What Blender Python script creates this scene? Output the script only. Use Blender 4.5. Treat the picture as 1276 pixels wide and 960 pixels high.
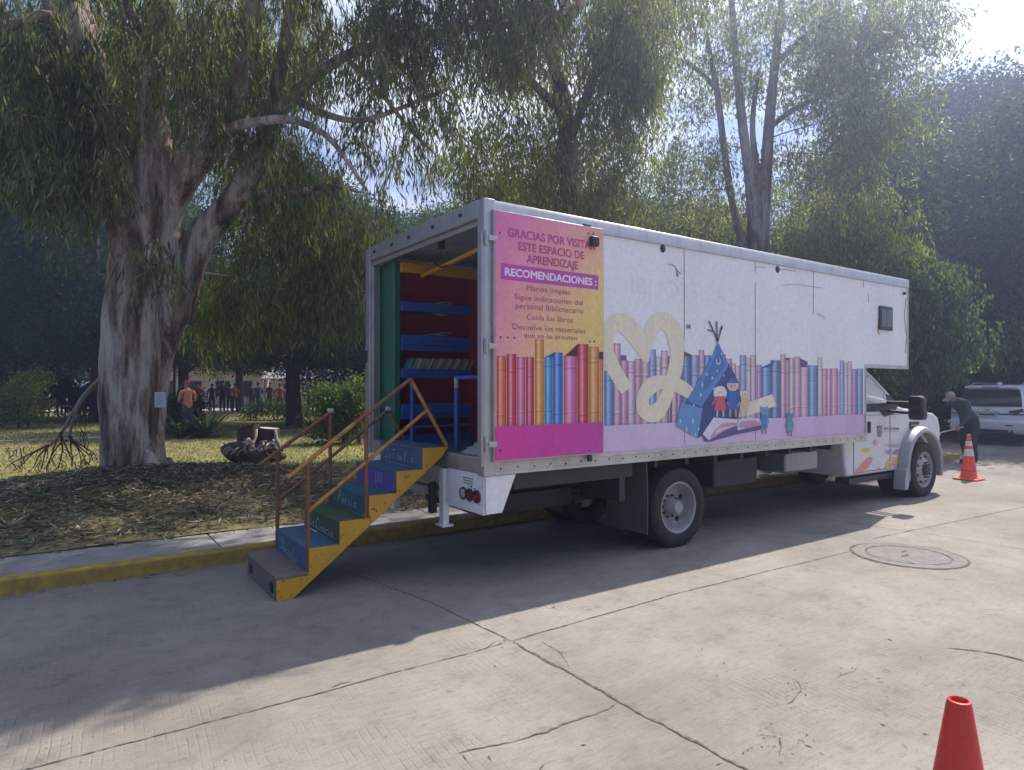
import bpy, bmesh, math, random
import numpy as np
from mathutils import Vector, Matrix
R = math.radians
HAZE = 0.0065
random.seed(7); rng = np.random.default_rng(7)
for o in list(bpy.data.objects): bpy.data.objects.remove(o)
sc = bpy.context.scene
COL = sc.collection

# ------------------------------------------------------------------ camera
# world axes: X runs forward along the truck and the kerb, Y away from the road towards the park, Z up (metres)
CAM = Vector((-2.894, -4.563, 1.65)); FX = 822.0
FWD = Vector((0.569, 0.8223, 0.0)); RGT = Vector((0.8223, -0.569, 0.0))
cd = bpy.data.cameras.new('camera'); cam = bpy.data.objects.new('camera', cd); COL.objects.link(cam)
cd.sensor_width = 36.0; cd.lens = FX/1276*36.0; cd.clip_end = 2000; cd.clip_start = 0.05
cam.location = CAM; cam.rotation_euler = (R(90.14), 0, -math.atan2(0.569, 0.8223))
sc.camera = cam
# ------------------------------------------------------------------ world, sun, exposure
SUN = Vector((0.724, 0.19, 1.0)).normalized()
EL = math.asin(SUN.z); AZ = math.atan2(SUN.x, SUN.y)
w = bpy.data.worlds.new('World'); sc.world = w; w.use_nodes = True
nt = w.node_tree; N = nt.nodes; L = nt.links
bg = N['Background']; bg.inputs[1].default_value = 0.088
sky = N.new('ShaderNodeTexSky'); sky.sky_type = 'NISHITA'; sky.sun_disc = False
sky.sun_elevation = EL; sky.sun_rotation = AZ; sky.dust_density = 1.2; sky.ozone_density = 2.5; sky.air_density = 1.0
tc = N.new('ShaderNodeTexCoord'); mp = N.new('ShaderNodeMapping'); mp.inputs['Scale'].default_value = (1, 1, 2.6)
nz = N.new('ShaderNodeTexNoise'); nz.inputs['Scale'].default_value = 3.2; nz.inputs['Detail'].default_value = 9; nz.inputs['Roughness'].default_value = .58
cr = N.new('ShaderNodeValToRGB'); cr.color_ramp.elements[0].position = .40; cr.color_ramp.elements[1].position = .60
mx = N.new('ShaderNodeMixRGB'); mx.inputs[2].default_value = (5.2, 5.5, 6.0, 1)
L.new(tc.outputs['Generated'], mp.inputs[0]); L.new(mp.outputs[0], nz.inputs[0]); L.new(nz.outputs[0], cr.inputs[0])
# clouds glow where they lie towards the sun and are pale blue-grey away from it
vm = N.new('ShaderNodeVectorMath'); vm.operation = 'DOT_PRODUCT'; vm.inputs[1].default_value = tuple(SUN); L.new(tc.outputs['Generated'], vm.inputs[0])
mr = N.new('ShaderNodeMapRange'); mr.inputs[1].default_value = -.1; mr.inputs[2].default_value = .95; L.new(vm.outputs['Value'], mr.inputs[0])
cc = N.new('ShaderNodeValToRGB'); cc.color_ramp.elements[0].color = (.10,.155,.29,1); cc.color_ramp.elements[1].color = (1,1,1,1); e_ = cc.color_ramp.elements.new(.5); e_.color = (.36,.42,.54,1); L.new(mr.outputs[0], cc.inputs[0])
cm_ = N.new('ShaderNodeMixRGB'); cm_.blend_type = 'MULTIPLY'; cm_.inputs[0].default_value = 1; cm_.inputs[2].default_value = (13,13.2,13.8,1); L.new(cc.outputs[0], cm_.inputs[1]); L.new(cm_.outputs[0], mx.inputs[2])
tint = N.new('ShaderNodeMixRGB'); tint.blend_type = 'MULTIPLY'; tint.inputs[0].default_value = 1; tint.inputs[2].default_value = (.92,1.0,1.22,1); L.new(sky.outputs[0], tint.inputs[1])
L.new(cr.outputs[0], mx.inputs[0]); L.new(tint.outputs[0], mx.inputs[1]); L.new(mx.outputs[0], bg.inputs[0])
sd = bpy.data.lights.new('sun', 'SUN'); sd.energy = 4.8; sd.angle = R(0.53); sd.color = (1.0, .915, .815)
so = bpy.data.objects.new('sun', sd); COL.objects.link(so); so.rotation_euler = (-SUN).to_track_quat('-Z', 'Y').to_euler()
so.location = (0, 0, 40)
sc.view_settings.view_transform = 'Standard'; sc.view_settings.look = 'None'
sc.view_settings.exposure = 0.70; sc.view_settings.gamma = 1.0
sc.cycles.max_bounces = 7; sc.cycles.transparent_max_bounces = 8; sc.cycles.use_denoising = True
sc.cycles.use_adaptive_sampling = True; sc.cycles.adaptive_threshold = 0.02; sc.cycles.volume_bounces = 0

# ------------------------------------------------------------------ helpers
def P(px, py, depth):
    """point seen at pixel (px,py) of the 1276x960 photograph at a known distance ahead of the lens"""
    return CAM + FWD*depth + RGT*((px-638)/FX*depth) + Vector((0, 0, (482-py)/FX*depth))
def G(px, py, z=0.0):
    return P(px, py, FX*(CAM.z-z)/(py-482))
def side(px, py, v=0.0):
    """where the ray through a pixel meets the truck's side plane y=v"""
    d = FWD + RGT*((px-638)/FX) + Vector((0, 0, (482-py)/FX))
    t = (v-CAM.y)/d.y
    return CAM + d*t
def s2l(c):
    c = c/255.0
    return c/12.92 if c <= .04045 else ((c+.055)/1.055)**2.4
def rgb(r, g, b): return (s2l(r), s2l(g), s2l(b), 1.0)

class MB:
    def __init__(s): s.v = []; s.f = []; s.m = []; s.c = []; s.st = []
    def add(s, vs, fs, mi=0, col=None):
        b = len(s.v); s.st.append((len(s.v), len(s.f))); s.v += [tuple(p) for p in vs]
        for f in fs:
            s.f.append(tuple(b+i for i in f)); s.m.append(mi)
            if col is None: s.c.append([(1, 1, 1, 1)]*len(f))
            elif isinstance(col, list): s.c.append([col[i] for i in f])
            else: s.c.append([col]*len(f))
        return s
    def each(s, name, mats, parent=None, **k):
        '''one object per primitive that was added'''
        out = []
        for i, (v0, f0) in enumerate(s.st):
            v1, f1 = s.st[i+1] if i+1 < len(s.st) else (len(s.v), len(s.f))
            q = MB(); q.v = s.v[v0:v1]; q.f = [tuple(j-v0 for j in f) for f in s.f[f0:f1]]; q.m = s.m[f0:f1]; q.c = s.c[f0:f1]
            out.append(q.build(name, mats, parent, **k))
        return out
    def box(s, a, b, mi=0, M=None):
        x0, y0, z0 = a; x1, y1, z1 = b
        vs = [Vector(p) for p in ((x0,y0,z0),(x1,y0,z0),(x1,y1,z0),(x0,y1,z0),(x0,y0,z1),(x1,y0,z1),(x1,y1,z1),(x0,y1,z1))]
        if M is not None: vs = [M @ p for p in vs]
        return s.add(vs, [(0,3,2,1),(4,5,6,7),(0,1,5,4),(1,2,6,5),(2,3,7,6),(3,0,4,7)], mi)
    def tube(s, pts, r, n=8, mi=0, cap=True):
        pts = [Vector(p) for p in pts]; rs = r if isinstance(r, (list, tuple)) else [r]*len(pts)
        vs = []; up = None
        for i, p in enumerate(pts):
            t = (pts[min(i+1, len(pts)-1)]-pts[max(i-1, 0)])
            t = t.normalized() if t.length > 1e-9 else Vector((0,0,1))
            if up is None:
                up = Vector((0,0,1)) if abs(t.z) < .9 else Vector((1,0,0))
            a = t.cross(up)
            if a.length < 1e-4: a = t.orthogonal()
            a.normalize(); b = a.cross(t).normalized(); up = b
            for k in range(n):
                an = 2*math.pi*k/n
                vs.append(p+(a*math.cos(an)+b*math.sin(an))*rs[i])
        fs = []
        for i in range(len(pts)-1):
            for k in range(n):
                fs.append((i*n+k, i*n+(k+1)%n, (i+1)*n+(k+1)%n, (i+1)*n+k))
        if cap:
            fs.append(tuple(range(n))[::-1]); fs.append(tuple((len(pts)-1)*n+k for k in range(n)))
        return s.add(vs, fs, mi)
    def prism(s, poly, axis, a, b, mi=0):
        """poly: 2-D outline; axis 'x','y' or 'z' of extrusion from a to b"""
        def q(p, t):
            if axis == 'y': return (p[0], t, p[1])
            if axis == 'x': return (t, p[0], p[1])
            return (p[0], p[1], t)
        n = len(poly)
        vs = [q(p, a) for p in poly]+[q(p, b) for p in poly]
        fs = [tuple(range(n)), tuple(range(2*n-1, n-1, -1))]+[(i, n+i, n+(i+1)%n, (i+1)%n) for i in range(n)]
        return s.add(vs, fs, mi)
    def lathe(s, prof, c, axis='y', n=40, mi=0, sx=1.0):
        """prof: (radius, offset along the axis)"""
        c = Vector(c); vs = []
        for r, h in prof:
            for k in range(n):
                a = 2*math.pi*k/n; ca, sa = math.cos(a)*r, math.sin(a)*r
                if axis == 'y': vs.append(c+Vector((ca, h, sa)))
                elif axis == 'x': vs.append(c+Vector((h, ca, sa)))
                else: vs.append(c+Vector((ca, sa, h)))
        fs = []
        for i in range(len(prof)-1):
            for k in range(n):
                fs.append((i*n+k, i*n+(k+1)%n, (i+1)*n+(k+1)%n, (i+1)*n+k))
        return s.add(vs, fs, mi)
    def build(s, name, mats, parent=None, smooth=False, bevel=0, seg=2, angle=35, fixn=True):
        me = bpy.data.meshes.new(name); me.from_pydata(s.v, [], s.f); 
        if not isinstance(mats, (list, tuple)): mats = [mats]
        for m in mats: me.materials.append(m)
        me.polygons.foreach_set('material_index', s.m)
        if any(c[0] != (1,1,1,1) for c in s.c):
            ca = me.color_attributes.new('Col', 'FLOAT_COLOR', 'CORNER')
            ca.data.foreach_set('color', np.array([x for c in s.c for x in c], dtype=np.float32).ravel())
        if fixn:
            bm = bmesh.new(); bm.from_mesh(me); bmesh.ops.recalc_face_normals(bm, faces=bm.faces); bm.to_mesh(me); bm.free()
        me.update()
        if smooth:
            me.polygons.foreach_set('use_smooth', [True]*len(me.polygons))
            if smooth != 'all':
                try: me.set_sharp_from_angle(angle=R(smooth if smooth is not True else 40))
                except Exception: pass
        o = bpy.data.objects.new(name, me); COL.objects.link(o)
        if parent is not None: o.parent = parent
        if bevel:
            b = o.modifiers.new('bevel', 'BEVEL'); b.width = bevel; b.segments = seg; b.limit_method = 'ANGLE'; b.angle_limit = R(angle)
            b.harden_normals = False
            me.polygons.foreach_set('use_smooth', [True]*len(me.polygons))
            try: me.set_sharp_from_angle(angle=R(50))
            except Exception: pass
        return o
def empty(name, label, cat, loc=(0,0,0), group=None):
    o = bpy.data.objects.new(name, None); COL.objects.link(o); o.empty_display_size = .2
    o.location = loc; o['label'] = label; o['category'] = cat
    if group: o['group'] = group
    return o
def tag(o, label=None, cat=None, group=None, kind=None):
    if label: o['label'] = label
    if cat: o['category'] = cat
    if group: o['group'] = group
    if kind: o['kind'] = kind
    return o
def keep(o, parent):
    """parent a mesh built in world coordinates to an Empty that is not at the origin"""
    o.parent = parent; o.matrix_parent_inverse = Matrix.Translation(-parent.location) if parent.rotation_euler.z == 0 else parent.matrix_basis.inverted()
    return o
def copy_tree(o, parent=None, memo=None):
    c = o.copy(); COL.objects.link(c)
    if parent is not None: c.parent = parent; c.matrix_parent_inverse = o.matrix_parent_inverse.copy()
    for ch in [x for x in bpy.data.objects if x.parent == o and x != c]: copy_tree(ch, c)
    return c

# ------------------------------------------------------------------ materials
def nodes(name):
    m = bpy.data.materials.new(name); m.use_nodes = True
    return m, m.node_tree.nodes, m.node_tree.links, m.node_tree.nodes['Principled BSDF']
def noise(N, L, scale, detail=6, rough=.6, coord='Object', stretch=None):
    t = N.new('ShaderNodeTexCoord'); n = N.new('ShaderNodeTexNoise')
    n.inputs['Scale'].default_value = scale; n.inputs['Detail'].default_value = detail; n.inputs['Roughness'].default_value = rough
    if stretch:
        q = N.new('ShaderNodeMapping'); q.inputs['Scale'].default_value = stretch; L.new(t.outputs[coord], q.inputs[0]); L.new(q.outputs[0], n.inputs[0])
    else: L.new(t.outputs[coord], n.inputs[0])
    return n
def ramp(N, L, src, stops):
    r = N.new('ShaderNodeValToRGB'); e = r.color_ramp.elements
    while len(e) < len(stops): e.new(.5)
    for i, (p, c) in enumerate(stops):
        e[i].position = p; e[i].color = c if len(c) == 4 else (*c, 1)
    L.new(src, r.inputs[0]); return r
def mix(N, L, f, a, b, mode='MIX'):
    m = N.new('ShaderNodeMixRGB'); m.blend_type = mode
    for i, x in ((0, f), (1, a), (2, b)):
        if isinstance(x, (int, float)): m.inputs[i].default_value = x
        elif isinstance(x, tuple): m.inputs[i].default_value = x if len(x) == 4 else (*x, 1)
        else: L.new(x, m.inputs[i])
    return m.outputs[0]
def paint(name, col, rough=.45, metal=0.0, dirt=.35, dirtcol=(.16,.12,.09,1), scale=3.0, bump=.05, stretch=(1,1,.45), spec=.5, chips=0, chipcol=(.12,.06,.04,1)):
    """painted or metal surface with uneven grime and a little wear"""
    m, N, L, B = nodes(name)
    n1 = noise(N, L, scale, 8, .65, stretch=stretch); n2 = noise(N, L, scale*14, 4, .6)
    r = ramp(N, L, n1.outputs[0], [(.45, (0,0,0)), (.8, (1,1,1))])
    f = N.new('ShaderNodeMath'); f.operation = 'MULTIPLY'; f.inputs[1].default_value = dirt; L.new(r.outputs[0], f.inputs[0])
    c = mix(N, L, f.outputs[0], col, dirtcol)
    r2 = ramp(N, L, n2.outputs[0], [(.3, (.9,.9,.9)), (.7, (1.05,1.05,1.05))])
    c = mix(N, L, 1.0, c, r2.outputs[0], 'MULTIPLY')
    if chips:      # small flakes where the paint has come off
        n3 = noise(N, L, 22, 5, .75); r3 = ramp(N, L, n3.outputs[0], [(.70-.12*chips, (0,0,0)), (.73-.12*chips, (1,1,1))]); c = mix(N, L, r3.outputs[0], c, chipcol)
    L.new(c, B.inputs['Base Color'])
    rr = N.new('ShaderNodeMapRange'); rr.inputs[3].default_value = rough-.08; rr.inputs[4].default_value = rough+.2
    L.new(n1.outputs[0], rr.inputs[0]); L.new(rr.outputs[0], B.inputs['Roughness'])
    B.inputs['Metallic'].default_value = metal; B.inputs['Specular IOR Level'].default_value = spec
    if bump:
        b = N.new('ShaderNodeBump'); b.inputs['Strength'].default_value = bump; b.inputs['Distance'].default_value = .02
        L.new(n1.outputs[0], b.inputs['Height']); L.new(b.outputs[0], B.inputs['Normal'])
    return m
def printed(name='printed_vinyl', rough=.42):
    m, N, L, B = nodes(name)
    a = N.new('ShaderNodeVertexColor'); a.layer_name = 'Col'
    n = noise(N, L, 26, 6, .7); r = ramp(N, L, n.outputs[0], [(.3, (.86,.86,.86)), (.65, (1.03,1.03,1.03))])
    n2 = noise(N, L, 2.2, 8, .7, stretch=(1,1,.3)); r2 = ramp(N, L, n2.outputs[0], [(.3, (.84,.83,.82)), (.6, (1,1,1))])
    c = mix(N, L, 1.0, a.outputs[0], r.outputs[0], 'MULTIPLY'); c = mix(N, L, 1.0, c, r2.outputs[0], 'MULTIPLY')
    L.new(c, B.inputs['Base Color']); B.inputs['Roughness'].default_value = rough
    return m
WHITE = paint('white_body_paint', (.89,.85,.83,1), .32, dirt=.20, dirtcol=(.40,.36,.32,1), scale=1.3)
CABWHITE = paint('white_cab_paint', (.72,.71,.70,1), .22, dirt=.25, dirtcol=(.36,.32,.27,1), scale=2.0, bump=0)
ALU = paint('dull_aluminium', (.52,.50,.49,1), .38, metal=.75, dirt=.5, dirtcol=(.2,.17,.15,1), scale=5, chips=0.4, chipcol=(.2,.17,.15,1))
RAIL = paint('cream_side_rail', (.60,.55,.48,1), .45, metal=.2, dirt=.6, dirtcol=(.26,.2,.15,1), scale=4, chips=0.5, chipcol=(.12,.06,.04,1))
STEEL = paint('chassis_steel', (.035,.032,.032,1), .6, dirt=.5, dirtcol=(.10,.07,.05,1), scale=6)
BLACK = paint('black_plastic', (.018,.018,.02,1), .45, dirt=.2, dirtcol=(.08,.07,.06,1))
RUBBER = paint('tyre_rubber', (.022,.021,.021,1), .8, dirt=.75, dirtcol=(.085,.07,.058,1), scale=7, bump=.1)
FLAP = paint('grey_rubber_flap', (.10,.09,.088,1), .8, dirt=.6, dirtcol=(.17,.13,.10,1), scale=4)
RIM = paint('painted_steel_rim', (.38,.37,.38,1), .45, dirt=.8, dirtcol=(.16,.12,.09,1), scale=8)
CHROME = paint('scuffed_chrome', (.75,.75,.76,1), .15, metal=1, dirt=.2, bump=0)
YELLOW = paint('yellow_paint', (.62,.33,.018,1), .42, dirt=.45, dirtcol=(.28,.12,.02,1), scale=4, chips=0.8, chipcol=(.12,.06,.04,1))
RUST = paint('rusty_brown_paint', (.25,.095,.045,1), .5, dirt=.7, dirtcol=(.10,.035,.02,1), scale=14, chips=0.9, chipcol=(.12,.06,.04,1))
RAILYEL = paint('worn_yellow_rail', (.52,.24,.04,1), .45, dirt=.9, dirtcol=(.20,.06,.025,1), scale=11, chips=1.0, chipcol=(.12,.06,.04,1))
WOODBR = paint('worn_brown_tread', (.17,.135,.12,1), .7, dirt=.6, dirtcol=(.27,.21,.18,1), scale=9, stretch=(1,1,1), chips=0.9, chipcol=(.20,.19,.18,1))
BLUE = paint('blue_enamel', (.035,.11,.38,1), .35, dirt=.3, dirtcol=(.02,.03,.08,1))
BLUES = paint('blue_step_paint', (.045,.13,.22,1), .5, dirt=.7, dirtcol=(.16,.17,.18,1), scale=7, stretch=(1,1,1), chips=0.7, chipcol=(.20,.19,.18,1))
TEAL = paint('teal_step_paint', (.028,.13,.15,1), .5, dirt=.5, dirtcol=(.10,.12,.12,1), scale=7, stretch=(1,1,1), chips=0.7, chipcol=(.20,.19,.18,1))
OLIVE = paint('green_step_paint', (.055,.095,.045,1), .5, dirt=.7, dirtcol=(.12,.13,.10,1), scale=7, stretch=(1,1,1), chips=0.7, chipcol=(.20,.19,.18,1))
PURPLE = paint('purple_step_paint', (.14,.085,.38,1), .5, dirt=.4, dirtcol=(.05,.09,.19,1), scale=4, stretch=(1,1,1), chips=0.6, chipcol=(.20,.19,.18,1))
GREENP = paint('green_enamel', (.018,.15,.085,1), .35, dirt=.3, dirtcol=(.01,.05,.03,1))
REDP = paint('red_enamel', (.48,.030,.050,1), .45, dirt=.35, dirtcol=(.09,.01,.02,1))
SHYEL = paint('ochre_enamel', (.72,.36,.02,1), .4, dirt=.25, dirtcol=(.3,.12,.02,1))
CEIL = paint('blue_grey_ceiling', (.46,.60,.68,1), .5, dirt=.5, dirtcol=(.09,.12,.14,1))
CHALK = paint('chalk_white_lettering', (.42,.46,.47,1), .6, dirt=.3)
GREYPL = paint('grey_fender_plastic', (.38,.38,.41,1), .42, dirt=.4, dirtcol=(.14,.13,.12,1), chips=0.3, chipcol=(.20,.19,.18,1))
REDLENS = paint('red_lens', (.20,.016,.022,1), .15, dirt=.2, bump=0)
CLEARLENS = paint('clear_lens', (.42,.42,.40,1), .15, dirt=.4, dirtcol=(.2,.2,.18,1), bump=0)
PRINT = printed()
def glass(name, tint=(.55,.6,.62,1), rough=.03):
    m, N, L, B = nodes(name)
    B.inputs['Base Color'].default_value = tint; B.inputs['Transmission Weight'].default_value = .85
    B.inputs['Roughness'].default_value = rough; B.inputs['IOR'].default_value = 1.45; B.inputs['Specular IOR Level'].default_value = .6
    return m
GLASS = glass('clear_glass', (.38,.42,.44,1)); DGLASS = paint('dark_tinted_glass', (.012,.014,.017,1), .06, dirt=.1, bump=0, spec=.8)
# ------------------------------------------------------------------ ground, road, kerb, pavement, lawn
def lawn_h(x, y):
    h = .134-max(0, 3.02-y)*.11+.010*math.sin(x*9.1)*math.sin(x*2.3+1)*max(0, min(1, (3.3-y)*3))
    d = math.hypot((x+2.2)/2.6, (y-5.9)/1.9); h += .33*math.exp(-d*d)
    d = math.hypot((x-.2)/2.0, (y-6.0)/1.2); h += .10*math.exp(-d*d)
    h += .03*math.sin(x*1.3+y*.7)*math.sin(y*1.1-x*.4)*min(1, max(0, (y-3.0)/1.5))
    return h
def road_material():
    m, N, L, B = nodes('worn_concrete')
    a = noise(N, L, .55, 8, .62); b = noise(N, L, 5.5, 9, .7); c = noise(N, L, 90, 5, .7)
    c1 = ramp(N, L, a.outputs[0], [(.28, (.168,.154,.130)), (.5, (.240,.220,.188)), (.70, (.308,.283,.242))])
    c2 = ramp(N, L, b.outputs[0], [(.28, (.62,.61,.60)), (.44, (.94,.94,.94)), (.7, (1.10,1.09,1.08))])
    c3 = ramp(N, L, c.outputs[0], [(.3, (.80,.80,.80)), (.5, (1,1,1)), (.75, (1.08,1.08,1.08))])
    col = mix(N, L, 1, c1.outputs[0], c2.outputs[0], 'MULTIPLY'); col = mix(N, L, 1, col, c3.outputs[0], 'MULTIPLY')
    fine = noise(N, L, 34, 6, .75, stretch=(.30, 1.3, 1)); cf = ramp(N, L, fine.outputs[0], [(.30, (.70,.69,.68)), (.45, (.98,.98,.98)), (.70, (1.12,1.12,1.11))]); col = mix(N, L, 1, col, cf.outputs[0], 'MULTIPLY')
    pit = N.new('ShaderNodeTexVoronoi'); pit.inputs['Scale'].default_value = 13; tq = N.new('ShaderNodeTexCoord'); L.new(tq.outputs['Object'], pit.inputs['Vector']); cp_ = ramp(N, L, pit.outputs['Distance'], [(.06, (.45,.43,.40)), (.11, (1,1,1))]); pm_ = noise(N, L, 1.7, 4, .6); pr_ = ramp(N, L, pm_.outputs[0], [(.50, (0,0,0)), (.62, (1,1,1))]); wpit = mix(N, L, pr_.outputs[0], (1,1,1,1), cp_.outputs[0]); col = mix(N, L, 1, col, wpit, 'MULTIPLY')
    # dark stains and polished smears with shapes of their own
    s = noise(N, L, 1.1, 6, .55, stretch=(.5, 1.5, 1)); s2 = ramp(N, L, s.outputs[0], [(.54, (0,0,0)), (.70, (1,1,1))])
    f = N.new('ShaderNodeMath'); f.operation = 'MULTIPLY'; f.inputs[1].default_value = .55; L.new(s2.outputs[0], f.inputs[0])
    col = mix(N, L, f.outputs[0], col, (.155,.142,.126))
    sp = noise(N, L, 16, 3, .5); s3 = ramp(N, L, sp.outputs[0], [(.70, (0,0,0)), (.76, (1,1,1))])
    f2 = N.new('ShaderNodeMath'); f2.operation = 'MULTIPLY'; f2.inputs[1].default_value = .5; L.new(s3.outputs[0], f2.inputs[0])
    col = mix(N, L, f2.outputs[0], col, (.14,.125,.11))
    # brushed grooves running across the road, worn away in patches
    t = N.new('ShaderNodeTexCoord'); q = N.new('ShaderNodeMapping'); q.inputs['Rotation'].default_value = (0,0,R(4)); L.new(t.outputs['Object'], q.inputs[0])
    wv = N.new('ShaderNodeTexWave'); wv.wave_type = 'BANDS'; wv.bands_direction = 'X'; wv.inputs['Scale'].default_value = 7.5; wv.inputs['Distortion'].default_value = 1.2
    wv.inputs['Detail'].default_value = 3; wv.inputs['Detail Scale'].default_value = .8
    L.new(q.outputs[0], wv.inputs[0])
    g = ramp(N, L, wv.outputs[0], [(.0, (1,1,1)), (.22, (0,0,0))])
    pm = noise(N, L, .8, 7, .7); pk = ramp(N, L, pm.outputs[0], [(.46, (0,0,0)), (.66, (1,1,1))])
    pm2 = noise(N, L, 7, 4, .7); pk2 = ramp(N, L, pm2.outputs[0], [(.42, (0,0,0)), (.56, (1,1,1))])
    gm = mix(N, L, 1, g.outputs[0], pk.outputs[0], 'MULTIPLY'); gm = mix(N, L, 1, gm, pk2.outputs[0], 'MULTIPLY')
    f3 = N.new('ShaderNodeMath'); f3.operation = 'MULTIPLY'; f3.inputs[1].default_value = .24; L.new(gm, f3.inputs[0])
    col = mix(N, L, f3.outputs[0], col, (.17,.155,.14))
    L.new(col, B.inputs['Base Color'])
    rr = N.new('ShaderNodeMapRange'); rr.inputs[3].default_value = .72; rr.inputs[4].default_value = .95; L.new(b.outputs[0], rr.inputs[0]); L.new(rr.outputs[0], B.inputs['Roughness'])
    B.inputs['Specular IOR Level'].default_value = .3
    h1 = mix(N, L, .5, b.outputs[0], mix(N, L, .5, c.outputs[0], fine.outputs[0])); 
    inv = N.new('ShaderNodeInvert'); L.new(gm, inv.inputs[1]); h2 = mix(N, L, .45, h1, inv.outputs[0])
    bp = N.new('ShaderNodeBump'); bp.inputs['Strength'].default_value = .8; bp.inputs['Distance'].default_value = .012
    L.new(h2, bp.inputs['Height']); L.new(bp.outputs[0], B.inputs['Normal'])
    return m
ROAD = road_material()
def rough_mat(name, stops, scale, rough=.95, bump=.5, dist=.03, extra=None, stretch=None):
    m, N, L, B = nodes(name)
    a = noise(N, L, scale, 10, .68, stretch=stretch); c1 = ramp(N, L, a.outputs[0], stops); col = c1.outputs[0]
    if extra:
        e = noise(N, L, extra[0], 5, .6); r = ramp(N, L, e.outputs[0], [(extra[1], (0,0,0)), (extra[1]+.1, (1,1,1))]); col = mix(N, L, r.outputs[0], col, extra[2])
    L.new(col, B.inputs['Base Color']); B.inputs['Roughness'].default_value = rough; B.inputs['Specular IOR Level'].default_value = .2
    b = N.new('ShaderNodeBump'); b.inputs['Strength'].default_value = bump; b.inputs['Distance'].default_value = dist
    L.new(a.outputs[0], b.inputs['Height']); L.new(b.outputs[0], B.inputs['Normal'])
    return m
SOIL = rough_mat('dry_soil_and_turf', [(.3, (.09,.07,.045)), (.5, (.18,.155,.08)), (.62, (.25,.23,.10)), (.75, (.32,.28,.16))], 3.0, extra=(1.1, .55, (.17,.17,.055)))
PAVE = rough_mat('pavement_concrete', [(.3, (.20,.195,.185)), (.5, (.28,.27,.255)), (.7, (.34,.33,.31))], 4.0, bump=.3, dist=.01)
KERBY = rough_mat('yellow_kerb_paint', [(.30, (.15,.12,.085)), (.44, (.32,.22,.06)), (.70, (.50,.335,.06))], 9.0, rough=.8, bump=.3, dist=.01)
FARG = rough_mat('far_ground', [(.3, (.16,.15,.12)), (.6, (.26,.24,.20))], .6)
CRACK = rough_mat('crack_filler', [(.34, (.05,.045,.04)), (.5, (.12,.108,.096)), (.64,(.24,.222,.205))], 26)

m = MB(); m.add([(-600,-600,-.03),(600,-600,-.03),(600,600,-.03),(-600,600,-.03)], [(0,1,2,3)]); tag(m.build('ground', FARG), kind='structure')
m = MB(); m.add([(-60,-40,0),(90,-40,0),(90,2.0,0),(-60,2.0,0)], [(0,1,2,3)])
m.add([(14.1,2.0,0),(90,2.0,0),(90,30,0),(14.1,30,0)], [(0,1,2,3)])
tag(m.build('road', ROAD), kind='structure')
KE = 14.1   # the kerb stops here and the paving opens into a parking area
m = MB(); m.box((-40,2.0,-.02),(KE,2.15,.13)); tag(m.build('kerb', KERBY, bevel=.02, seg=3), kind='structure')
m = MB()
x = -40.0
while x < KE-.1:
    x2 = min(x+2.4, KE); m.box((x+.006,2.155,-.02),(x2-.006,2.98,.126)); x = x2
tag(m.build('pavement', PAVE, bevel=.008), kind='structure')
# lawn sheet with the low mound round the tree
def grid(x0, x1, y0, y1, nx, ny, hf, name, mat):
    X = np.linspace(x0, x1, nx); Y = y0+(np.linspace(0, 1, ny)**1.6)*(y1-y0)
    vs = [(x, y, hf(x, y)) for y in Y for x in X]
    fs = [(j*nx+i, j*nx+i+1, (j+1)*nx+i+1, (j+1)*nx+i) for j in range(ny-1) for i in range(nx-1)]
    m = MB(); m.add(vs, fs); return m.build(name, mat, smooth='all', fixn=False)
tag(grid(-38, KE-.2, 2.84, 62, 150, 130, lawn_h, 'lawn', SOIL), kind='structure')
# a thin pale path crossing the lawn
PATHM = rough_mat('path_concrete', [(.3, (.30,.28,.25)), (.7, (.46,.44,.40))], 5)
a, b = G(0, 549.5, .16), G(420, 534, .16); d = (b-a).normalized(); nrm = Vector((-d.y, d.x, 0))
m = MB(); a2, b2 = a-d*14, b+d*2
m.add([a2-nrm*.2, b2-nrm*.2, b2+nrm*.25, a2+nrm*.25, *[p-Vector((0,0,.12)) for p in (a2-nrm*.2, b2-nrm*.2, b2+nrm*.25, a2+nrm*.25)]], [(0,1,2,3),(0,4,5,1),(2,6,7,3)])
tag(m.build('path', PATHM), kind='structure')
# joints and cracks of the concrete
cr_rng = random.Random(5)
cm = MB()
def crack(pts, w=.012, jit=.02, step=.03, wj=.75):
    pts = [Vector((p[0], p[1], 0)) for p in pts]
    for lv in range(3 if len(pts) > 2 and jit > .0125 else 0):      # break the run into ragged shorter pieces
        np_ = [pts[0]]
        for a, b in zip(pts, pts[1:]):
            l_ = (b-a).length; nn = Vector((-(b-a).y, (b-a).x, 0))
            if l_ > .12: np_.append(a.lerp(b, cr_rng.uniform(.35,.65))+nn*cr_rng.uniform(-.07,.07)*min(1, jit/.012))
            np_.append(b)
        pts = np_
    out = []
    for a, b in zip(pts, pts[1:]):
        n = max(1, int((b-a).length/step))
        for i in range(n): out.append(a.lerp(b, i/n))
    out.append(pts[-1]); off = 0; vs = []
    for i, p in enumerate(out):
        t = (out[min(i+1, len(out)-1)]-out[max(i-1, 0)]).normalized(); nn = Vector((-t.y, t.x, 0))
        off = off*.86+cr_rng.uniform(-jit, jit)*.5
        ww = w*(1+cr_rng.uniform(-wj, wj)); e = min(i, len(out)-1-i)
        if e < 3: ww *= (e+.4)/3.4
        q = p+nn*off; z = Vector((0, 0, .0035)); vs += [q-nn*ww*.5+z, q+nn*ww*.5+z]
    cm.add(vs, [(2*i, 2*i+2, 2*i+3, 2*i+1) for i in range(len(out)-1)])
def gp(*l): return [G(x, y) for x, y in l]
_cr = crack
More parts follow.
